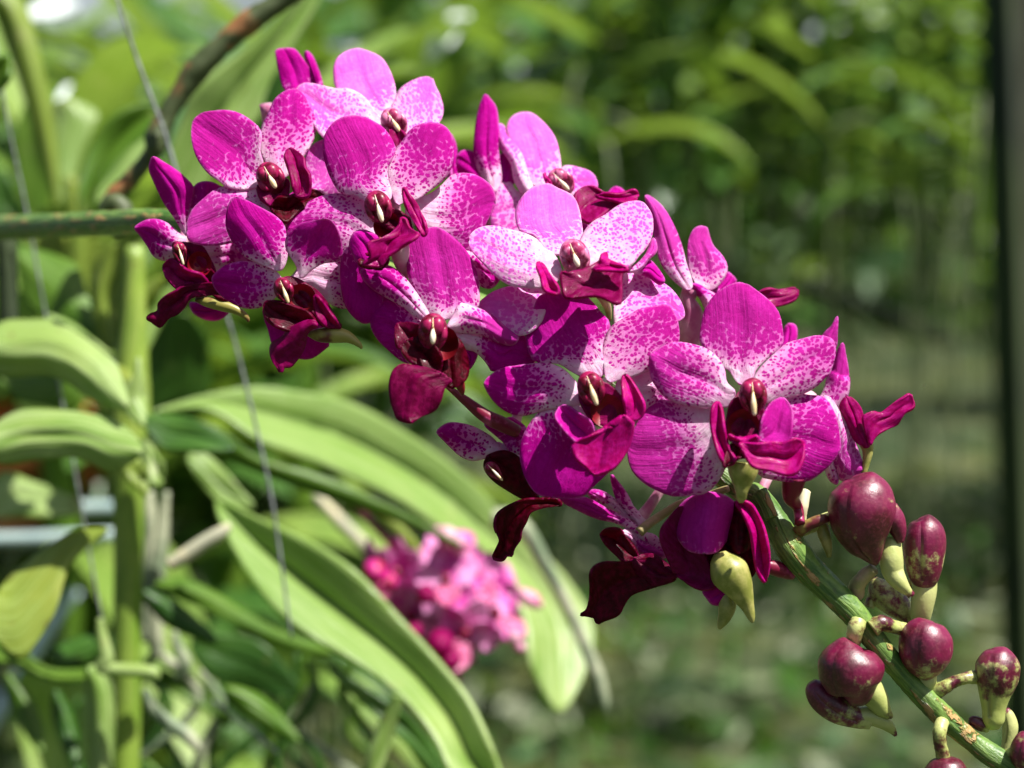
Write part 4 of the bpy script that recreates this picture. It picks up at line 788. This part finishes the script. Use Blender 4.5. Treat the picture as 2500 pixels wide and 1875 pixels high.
leaf(F, 'K: 380 1250, 320 950, 300 700, *400 620, 600 700, 580 800, 500 980, 440 1180', 'leafpale', dz=.08, gy=.3, fold=5)
leaf(F, 'K: -80 640, -60 420, 20 345, *60 360, 70 430, 50 500, 0 560', 'leaf', dz=-.15, fold=-3)
leaf(F, 'K: 150 1350, 60 1100, 0 1050, *-60 1000, -60 1350, 60 1420', 'leafdark', dz=.1)
leaf(F, 'K: 120 1300, 60 1000, 110 760, *180 640, 260 850, 330 1100, 280 1320', 'leaf', dz=.12)
leaf(F, 'K: 200 1800, 120 1600, 300 1450, 500 1480, *640 1500, 560 1650, 420 1800', 'leafy', dz=.06)
leaf(F, 'K: 560 1900, 540 1700, 700 1500, *900 1430, 840 1560, 760 1750, 680 1900', 'leafy', dz=.10)
leaf(F, 'L: -60 1660, 0 1420, 200 1470, 400 1540, *500 1600, 480 1680, 200 1690', 'leafpale', dz=-.05, gy=.6)
# --- branches, wires, pipes
solo('branch', 'K', [(1880, -80, 66), (1700, 40, 62), (1560, 130, 74), (1400, 270, 64), (1240, 420, 78), (1120, 590, 60), (1030, 740, 62), (980, 860, 76), (940, 960, 50), (820, 1110, 50), (720, 1210, 54), (650, 1270, 30)], .53, 'bark', 'dark brown and green knobbly old stem running diagonally to the top edge', 'branch', rough=.18, segs=18)
solo('branch', 'K', [(1010, 760, 30), (980, 850, 62), (965, 930, 58), (950, 990, 26)], .525, 'bark', 'dark brown swollen joint low on the diagonal branch, behind the leftmost petals', 'branch', rough=.2)
solo('branch', 'K', [(640, 1330, 40), (700, 1270, 66), (760, 1310, 74), (750, 1400, 80), (700, 1470, 34)], .482, 'bark', 'brown knobbly swollen node where the brown branch meets the green stem', 'branch', rough=.12)
solo('branch', 'K', [(20, 1400, 40), (40, 1500, 62), (50, 1700, 60), (60, 2000, 58), (90, 2100, 70), (100, 2150, 30)], .55, 'blackstuff', 'dark upright stub at the left edge under the green stem', 'branch', rough=.1)
G = 'thin wires hanging among the orchids at the left'
solo('hanging_wire', 'X', [(-20, 60, 4), (20, 300, 3), (62, 500, 3), (110, 760, 3.2), (165, 1050, 3.2), (215, 1330, 3), (252, 1530, 3)], .56, 'wire', 'grey wire slanting down near the left edge in front of the plant', 'wire', G, segs=8)
solo('hanging_wire', 'X', [(520, 700, 5), (560, 790, 3.6), (610, 980, 3.8), (660, 1200, 3.8), (690, 1400, 3.6), (712, 1560, 3.2)], .54, 'wire', 'grey wire hanging down from the flowers across the big pale leaves', 'wire', G, segs=8)
solo('hanging_wire', 'X', [(280, -20, 4), (340, 160, 4.5), (400, 320, 5), (430, 420, 5), (470, 560, 4)], .52, 'wire', 'grey wire crossing the diagonal brown branch near the top', 'wire', G, segs=8)
solo('hanging_wire', 'X', [(520, 1710, 4), (600, 1770, 5), (680, 1840, 5)], .58, 'wire', 'short grey wire near the bottom edge', 'wire', G, segs=8)
solo('metal_pipe', 'X', [(-200, 1318, 17), (60, 1315, 17), (180, 1310, 17), (280, 1305, 16)], .80, 'pipe', 'grey-blue horizontal pipe at the left edge, the lower one', 'pipe', segs=16)
solo('metal_pipe', 'X', [(-200, 1260, 20), (60, 1245, 20), (230, 1240, 18), (300, 1240, 16)], .85, 'pipe', 'grey-blue horizontal pipe at the left edge, the upper one', 'pipe', segs=16)
def pot(c, D, r, h, label):
    m = Mesh(); b = P3(c[0], c[1], D); z = np.array([0, 0, 1.]); prof = [(.70, 0), (.72, .02), (.90, .80), (1.0, .82), (1.04, .86), (1.04, 1.0), (.96, 1.0), (.93, .86), (.85, .8), (.6, .74)]
    V = []; f = []; K = 24
    for (q, t) in prof:
        for j in range(K): a = 2 * math.pi * j / K; V.append(b + np.array([math.cos(a) * r * q, math.sin(a) * r * q, t * h]))
    for i in range(len(prof) - 1):
        for j in range(K): a, b2 = i * K + j, i * K + (j + 1) % K; f.append((a, b2, b2 + K, a + K))
    f.append(tuple(range(K))[::-1]); f.append(tuple((len(prof) - 1) * K + j for j in range(K)))
    m.add(V, f); return tag(m.build('clay_pot', 'rust', origin=b), label, 'plant pot', 'clay pots behind the left plant')
pot((40, 1300), 1.05, .05, .06, 'orange clay pot at the left edge between the grey pipes')
pot((130, 1170), 1.10, .05, .045, 'orange clay pot above the grey pipes behind the leaves')

# --- generic orchid flower for the second, blurred spike
def lblade(L, Wd, cup, bend, N=14, K=8, base=.18, pw=.8):
    V = []; rad = []; ed = []; pat = []
    for i in range(N + 1):
        t = i / N; w = Wd * .5 * (base * (1 - t) + math.sin(math.pi * min(1, t * .93 + .03)) ** pw)
        if i == N: w *= .4
        for j in range(K + 1):
            s = j / K * 2 - 1
            V.append((s * w, t * L, cup * s * s * w / Wd * 2 + bend * t * t)); rad.append(-.1 + 1.1 * min(1, max(0, (t + .2 * (1 - abs(s)) - .2) / .5))); ed.append((1 - abs(s)) * w * 1000); pat.append((s * w * 1000, t * L * 1000, 0))
    f = [(i * (K + 1) + j, i * (K + 1) + j + 1, (i + 1) * (K + 1) + j + 1, (i + 1) * (K + 1) + j) for i in range(N) for j in range(K)]
    return np.array(V), f, np.array(rad), np.array(ed), np.array(pat, float)
def gen_flower(parent, origin, label=None):
    m = Mesh(); o0 = np.array(origin, float)
    m.add(*tube([(0, 0, 0), (0, -.004, -.008), (0, -.012, -.016)], [.0028, .0018, .0014], segs=10)); m.v = [v + o0 for v in m.v]
    fl = m.build('orchid_flower', 'pinktube', parent, origin=o0)
    for a, L, Wd, nm in ((0, .0165, .0125, 'sepal'), (66, .015, .0115, 'petal'), (-66, .015, .0115, 'petal'), (142, .0165, .0130, 'sepal'), (-142, .0165, .0130, 'sepal')):
        V, f, rad, ed, pat = lblade(L, Wd, .0015, -.0015); c, s = math.cos(R(a)), math.sin(R(a))
        V = np.stack([V[:, 0] * c + V[:, 1] * s, -V[:, 0] * s + V[:, 1] * c, V[:, 2] - (.0006 if nm == 'sepal' else 0)], -1)
        m = Mesh(); m.add(V + o0, f, dict(rad=rad * .62, edge=ed, tone=1.0, pat=pat + [a, 0, 0])); m.build(nm, 'petal_rose', fl, origin=o0, solid=.0004)
    V, f, rad, ed, pat = lblade(.0125, .008, .002, .002, base=.6); V = np.stack([V[:, 0], -V[:, 1] * .75 - .002, V[:, 2] + .004 + V[:, 1] * -.65 * -1], -1)
    m = Mesh(); m.add(V + o0, f, dict(rad=rad, edge=ed, tone=.4, pat=pat)); m.build('lip_lobe', 'column_pale', fl, origin=o0, solid=.0006)
    m = Mesh(); V, f = ball(np.array([0, .0005, .0025]), .0022, .003, .0026); m.add(V + o0, f); m.build('column', 'column', fl, origin=o0)
    return fl
def copy_part(o, parent):
    c = o.copy(); S.collection.objects.link(c); c.parent = parent
    for ch in [x for x in o.children]: copy_part(ch, c)
    return c
c0 = P3(1085, 1450, .62)
sp2 = empty('orchid_flower_spike', c0, 'small blurred cluster of pink orchid flowers behind the foreground blooms, lower centre', 'flower spike')
m = Mesh(); m.add(*pxtube('X', [(860, 1230, 8, 10), (960, 1330, 10, 6), (1060, 1430, 11, 2), (1150, 1500, 11, 0), (1210, 1560, 8, 0)], 240, segs=12)); m.build('stem', 'crimtube', sp2)
fl0 = gen_flower(sp2, c0)
random.seed(5)
spots = [(1060, 1470, 0, .2, -.3), (1160, 1410, 10, -.1, .3), (1200, 1500, 5, -.2, .8), (1100, 1350, 15, -.7, .1), (980, 1400, 8, .1, -.8), (1010, 1500, 0, .4, -.4), (1130, 1540, -6, .5, .2), (1095, 1590, 4, .9, .0), (1230, 1440, 18, -.2, 1.1), (1090, 1420, -6, -.2, 0), (930, 1400, 12, .3, -1.0)]
for i, (x, y, dz, rx, ry) in enumerate(spots):
    f = fl0 if i == 0 else copy_part(fl0, sp2)
    p = P3(x, y, .62 + dz * .001); f.location = Vector(p - c0)
    f.rotation_euler = (CR @ Matrix.Rotation(ry, 3, 'Y') @ Matrix.Rotation(rx, 3, 'X') @ Matrix.Rotation(random.uniform(-.5, .5), 3, 'Z')).to_euler(); f.scale = (.86,) * 3
for i, (x, y, s) in enumerate([(1090, 1310, 26), (1125, 1330, 22), (1255, 1555, 18), (1270, 1580, 14)]):
    m = Mesh(); V, f = ball(P3(x, y, .615), s * .149e-3, s * 1.3 * .149e-3, s * .149e-3); m.add(V, f, dict(gm=0.0)); m.build('flower_bud', 'pinktube', sp2)
for (x, y, s) in [(915, 1395, 30), (950, 1420, 22), (930, 1430, 20)]:
    m = Mesh(); V, f = ball(P3(x, y, .61), s * .149e-3, s * 1.3 * .149e-3, s * .149e-3); m.add(V, f); m.build('flower_bud', 'lip_red', sp2, label='dark red bud at the left of the cluster')
for (x, y, s) in [(1075, 1570, 34), (1100, 1610, 26), (1010, 1540, 22), (1040, 1450, 24)]:
    m = Mesh(); V, f = ball(P3(x, y, .60), s * .146e-3, s * 1.4 * .146e-3, s * .146e-3); m.add(V, f, dict(pat=V * 1000, tone=.25)); m.build('flower_bud', 'lip', sp2, label='dark magenta bud low in the cluster')

# --- row plants, prototypes in local coordinates (metres, z up)
def strap(m, base, az, L, Wd, rise, droop, seed, K=4, N=9):
    rs = random.Random(seed); V = []; f = []; pat = []
    d = np.array([math.cos(az), math.sin(az), 0]); n = np.array([-d[1], d[0], 0]); tw = rs.uniform(-.25, .25)
    for i in range(N + 1):
        t = i / N; c = base + d * L * (t - .12 * t * t) + np.array([0, 0, L * (rise * t - droop * t * t)])
        w = Wd * .5 * (.75 + .5 * math.sin(math.pi * t) - .2) * (1 if t < .8 else math.sqrt(max(0.02, 1 - ((t - .8) / .2) ** 2)))
        for j in range(K + 1):
            s = j / K * 2 - 1; V.append(c + n * s * w + np.array([0, 0, abs(s) * w * .45 + tw * s * w * t])); pat.append((s * w * 1000, t * L * 1000, 0))
    for i in range(N):
        for j in range(K): a = i * (K + 1) + j; f.append((a, a + 1, a + K + 2, a + K + 1))
    m.add(V, f, dict(pat=np.array(pat)))
def far_proto(seed, label, mats):
    rs = random.Random(seed); root = bpy.data.objects.new('orchid_plant', None); link(root, None, (0, 0, 0)); tag(root, label, 'plant')
    h = rs.uniform(.22, .36); n = rs.randint(11, 15); m = Mesh(); az0 = rs.uniform(0, 3.14)
    for i in range(n):
        z = h * i / n; az = az0 + (i % 2) * math.pi + rs.uniform(-.5, .5); up = i / n
        strap(m, np.array([0, 0, z]), az, rs.uniform(.17, .27), rs.uniform(.032, .045), .35 + .75 * up + rs.uniform(-.1, .1), .5 + rs.uniform(-.1, .25) * (1 - up * .3), seed * 50 + i)
    m.build('foliage', mats, root, origin=(0, 0, 0))
    m = Mesh(); m.add(*tube([(0, 0, -.06), (.005, 0, h * .5), (0, 0, h)], [.009, .01, .006], segs=8)); m.build('stem', 'leaf', root, origin=(0, 0, 0))
    m = Mesh()
    for i in range(rs.randint(2, 3)):
        a = rs.uniform(0, 6.28); L = rs.uniform(.25, .75); r = rs.uniform(.02, .09); z0 = rs.uniform(-.05, .12)
        m.add(*tube([(0, 0, z0), (math.cos(a) * r, math.sin(a) * r, z0 - .03), (math.cos(a) * r * 1.3, math.sin(a) * r * 1.2, z0 - L * .5), (math.cos(a + .5) * r * 1.2, math.sin(a + .5) * r, z0 - L)], [.0015, .0025, .0022, .001], segs=6, k=4))
    m.build('roots', 'rootfar', root, origin=(0, 0, 0)); return root
protos = [far_proto(1, '', 'backleaf'), far_proto(2, '', 'backleaf2'), far_proto(3, '', 'backleaf'), far_proto(4, '', 'backleaf3'), far_proto(5, '', 'backleaf')]
random.seed(23)
used = set(); hg = 'orchid plants hanging in rows behind the flowers'
place = []
for k in range(8): place.append((1080 + k * 185 + random.uniform(-60, 60), 440 + random.uniform(-70, 50), 1.85 + random.uniform(-.15, .2)))
for k in range(11): place.append((780 + k * 165 + random.uniform(-50, 50), 430 + random.uniform(-110, 60), 2.7 + random.uniform(-.2, .2)))
for k in range(11): place.append((700 + k * 165 + random.uniform(-50, 50), 480 + random.uniform(-110, 90), 3.8 + random.uniform(-.3, .3)))
for k in range(9): place.append((1330 + k * 125 + random.uniform(-40, 40), 330 + random.uniform(-90, 110), 2.25 + random.uniform(-.2, .2)))
for k in range(5): place.append((520 + k * 130 + random.uniform(-40, 40), 900 + random.uniform(-120, 200), 1.5 + random.uniform(-.1, .3)))
for k in range(6): place.append((-60 + k * 170 + random.uniform(-40, 40), 800 + random.uniform(-140, 200), 1.7 + random.uniform(-.2, .5)))
for k in range(8): place.append((-150 + k * 130 + random.uniform(-40, 40), 1180 + random.uniform(-150, 200), 1.35 + random.uniform(-.2, .3)))
for k in range(8): place.append((-150 + k * 140 + random.uniform(-40, 40), 1700 + random.uniform(-150, 150), 1.15 + random.uniform(-.15, .2)))
seen = {}
adj = ['deep green', 'yellow-green', 'mid green', 'bluish green', 'dark green']
rowname = lambda D: 'nearest row' if D < 2.25 else ('middle row' if D < 3.2 else 'farthest row')
cnt = {}
for i, (x, y, D) in enumerate(place):
    kidx = random.choice([0, 0, 1, 2, 3, 4, 1]); pr = protos[kidx]
    if kidx not in used: used.add(kidx); o = pr
    else: o = copy_part(pr, None)
    o.location = Vector(P3(x, y + 60, D)); o.rotation_euler = (0, 0, random.uniform(0, 6.28)); sc_ = random.uniform(.85, 1.15); o.scale = (sc_,) * 3
    side = 'far left' if x < 300 else ('left' if x < 800 else ('centre' if x < 1350 else ('right of centre' if x < 1900 else 'right')))
    hgt = 'top' if y < 700 else ('middle' if y < 1350 else 'bottom')
    lb = f'{adj[kidx]} strap-leaved orchid plant, {rowname(D)}, {hgt} {side}'
    seen.setdefault(lb, []).append((x, o)); o['label'] = lb; o['category'] = 'plant'; o['group'] = hg
for lb, L in seen.items():
    if len(L) > 1:
        L.sort(key=lambda t: t[0])
        wd = ['leftmost', 'rightmost'] if len(L) == 2 else (['leftmost', 'middle', 'rightmost'] if len(L) == 3 else ['leftmost', 'second from left', 'third from left', 'fourth from left', 'fifth from left'])
        for w_, (_, o) in zip(wd, L): o['label'] = lb + ', ' + w_
for k in range(5):
    if k not in used: 
        for ch in list(protos[k].children): bpy.data.objects.remove(ch)
        bpy.data.objects.remove(protos[k])
# dark rails by the rows, poles
def bar(name, a, b, r, mat, label, cat, group=None, segs=10, sq=False):
    a = np.array(a); b = np.array(b); m = Mesh()
    m.add(*tube([a, (a + b) / 2, b], [r, r, r], segs=4 if sq else segs, k=1)); o = m.build(name, mat)
    if sq: o.data.polygons.foreach_set('use_smooth', [False] * len(o.data.polygons))
    return tag(o, label, cat, group)
bar('bench_rail', P3(1850, 520, 2.9), P3(2420, 512, 3.0), .024, 'blackstuff', 'dark horizontal rail standing for shade under the blurred plants at the right', 'rail', sq=True)  # dark bench bar, also put in for the shade under the plants
bar('bench_rail', P3(1950, 690, 2.3), P3(2330, 830, 2.5), .014, 'blackstuff', 'dark slanting rail behind the blooms at the right', 'rail', sq=True)
def post(x0, x1, D, mat, label, az, name='wooden_post', cat='post', zt=3.2):
    a = P3((x0 + x1) / 2, 900, D); w = (x1 - x0) * D * 36 / FOC / 2500 / 2
    c, s = math.cos(az), math.sin(az); V = []
    for z in (0, zt):
        for u, v in ((-1, -1), (1, -1), (1, 1), (-1, 1)): V.append((a[0] + (u * c - v * s) * w, a[1] + (u * s + v * c) * w, z))
    m = Mesh(); m.add(V, [(0, 3, 2, 1), (4, 5, 6, 7), (0, 1, 5, 4), (1, 2, 6, 5), (2, 3, 7, 6), (3, 0, 4, 7)]); o = m.build(name, mat)
    o.data.polygons.foreach_set('use_smooth', [False] * 6); return tag(o, label, cat)
bar('wooden_post', P3(2540, -200, 1.6), P3(2625, 2300, 1.5), .026, 'postlit', 'brown wooden post at the right edge, sunlit', 'post', sq=True)
bar('wooden_post', P3(2438, -200, 1.66), P3(2516, 2300, 1.56), .018, 'blackstuff', 'dark green-black bar for the shaded face of the brown post at the right edge', 'post', sq=True)  # separate dark bar put in for the shaded side of the brown post
bar('bamboo_pole', P3(1478, -200, 3.4), P3(1490, 180, 3.4), .022, 'postlit', 'brown pole hanging down at the top edge right of centre', 'pole')
bar('bamboo_pole', P3(1712, -200, 2.2), P3(1735, 260, 2.2), .016, 'leafy', 'yellow-green upright pole at the top edge, right of the brown one', 'pole')
def sheet(c, w, h, D, label, seed, lean=0.):  # added bright sheet that stands in for sky seen through the foliage
    rs = random.Random(seed); o0 = P3(c[0], c[1], D); pm = D * 36 / FOC / 2500; V = [o0 + np.array([0, .01, 0])]; f = []; n = 24; K = 5
    amp = [(rs.uniform(.04, .14), rs.uniform(0, 6), k) for k in (2, 3, 5)]
    for i in range(1, K + 1):
        for j in range(n):
            a = 2 * math.pi * j / n; r = (i / K) * (1 + sum(A * math.sin(k * a + p) for A, p, k in amp)); u, v = math.cos(a) * r, math.sin(a) * r
            V.append(o0 + np.array([(u * w + lean * v * h) * pm * .5, .01 * math.sin(4 * u + seed) + .02 * v, v * h * pm * .5]))
    f = [(0, 1 + j, 1 + (j + 1) % n) for j in range(n)] + [(1 + i * n + j, 1 + (i + 1) * n + j, 1 + (i + 1) * n + (j + 1) % n, 1 + i * n + (j + 1) % n) for i in range(K - 1) for j in range(n)]
    m = Mesh(); m.add(V, f); return tag(m.build('sky_gap_sheet', 'white', solid=.001, origin=o0), label, 'sheet', 'white sheets added for sky gaps among the far plants')
sheet((170, 240), 56, 66, 1.05, 'small bright white sheet for a sky gap in the upper left foliage', 1)
sheet((1092, 82), 70, 110, 1.25, 'white sheet for a sky gap above the topmost petals, tilted', 2, .5)
sheet((842, 110), 84, 30, 1.25, 'flat white sheet for a sky gap just left of the topmost petal', 3)
solo('plastic_pipe', 'X', [(-60, 1830, 17), (35, 1670, 17), (90, 1580, 17), (185, 1440, 15)], 1.0, 'pipeblue', 'white pipe slanting up behind the leaves in the lower left corner', 'pipe')
sheet((120, 20), 130, 50, 1.25, 'large pale sheet for a sky gap in the top left corner', 6, .4)
sheet((330, 120), 90, 50, 1.3, 'pale sheet for a sky gap left of the brown branch near the top edge', 7)
# structure: floor, far planting
gm_ = bpy.data.meshes.new('ground'); n = 120; gx_ = np.linspace(-60, 60, n); gy_ = np.linspace(-6, 200, n)
V = [(x, y, .012 * math.sin(x * 3) * math.sin(y * 2.3)) for y in gy_ for x in gx_]
gm_.from_pydata(V, [], [(i * n + j, i * n + j + 1, (i + 1) * n + j + 1, (i + 1) * n + j) for i in range(n - 1) for j in range(n - 1)]); gm_.materials.append(M['ground'])
g = bpy.data.objects.new('ground', gm_); S.collection.objects.link(g); g['kind'] = 'structure'
def thicket(name, x0, x1, y0, y1, z0, z1, n, size, mats, seed, label, dens):
    rs = np.random.RandomState(seed); V = []; f = []; mi = []
    for i in range(n):
        c = np.array([rs.uniform(x0, x1), rs.uniform(y0, y1), z0 + (z1 - z0) * rs.beta(1.1, dens)])
        az = rs.uniform(0, 6.28); el = rs.uniform(-.6, .9); L = size * rs.uniform(.6, 1.4); w = L * .17
        d = np.array([math.cos(az) * math.cos(el), math.sin(az) * math.cos(el), math.sin(el)]); nn = np.cross(d, rs.normal(size=3)); nn /= np.linalg.norm(nn)
        b = len(V); V += [c - d * L * .5, c + nn * w, c + d * L * .5 + np.array([0, 0, -L * .1]), c - nn * w]; f.append((b, b + 1, b + 2, b + 3)); mi.append(rs.randint(0, len(mats)))
    m = Mesh(); m.add(V, f); m.mi = mi; o = m.build(name, mats, origin=(0, (y0 + y1) / 2, 0)); o['kind'] = 'stuff'; o['label'] = label; o['category'] = 'foliage'; return o
thicket('far_foliage', -3.5, 4, 4.6, 6.4, .78, 1.78, 3600, .26, ['backleaf', 'backleaf2', 'backleaf3', 'backleaf', 'leafdark'], 3, 'far mass of blurred green foliage beyond the rows of orchids', 1.3)
thicket('ground_cover', -2.5, 3.2, 3.0, 6.5, .02, .16, 3600, .12, ['leafdark', 'backleaf', 'backleaf3', 'rootgrey', 'leafdark', 'rootfar'], 9, 'low weeds and fallen leaves on the floor under the plants', 2.5)
# pale woven screen that closes the shade house behind the plants
rs = random.Random(4); m = Mesh(); V = []; nx, nz = 60, 16
for i in range(nz + 1):
    for j in range(nx + 1): V.append((-9 + 19 * j / nx, 8.2 + .08 * math.sin(j * 1.1) + .03 * math.sin(i * .9 + j), .9 + 3.2 * i / nz))
m.add(V, [(i * (nx + 1) + j, i * (nx + 1) + j + 1, (i + 1) * (nx + 1) + j + 1, (i + 1) * (nx + 1) + j) for i in range(nz) for j in range(nx)])
tag(m.build('shade_screen', 'screen', solid=.01), 'pale grey-blue woven screen closing the shade house behind the far plants', 'screen')
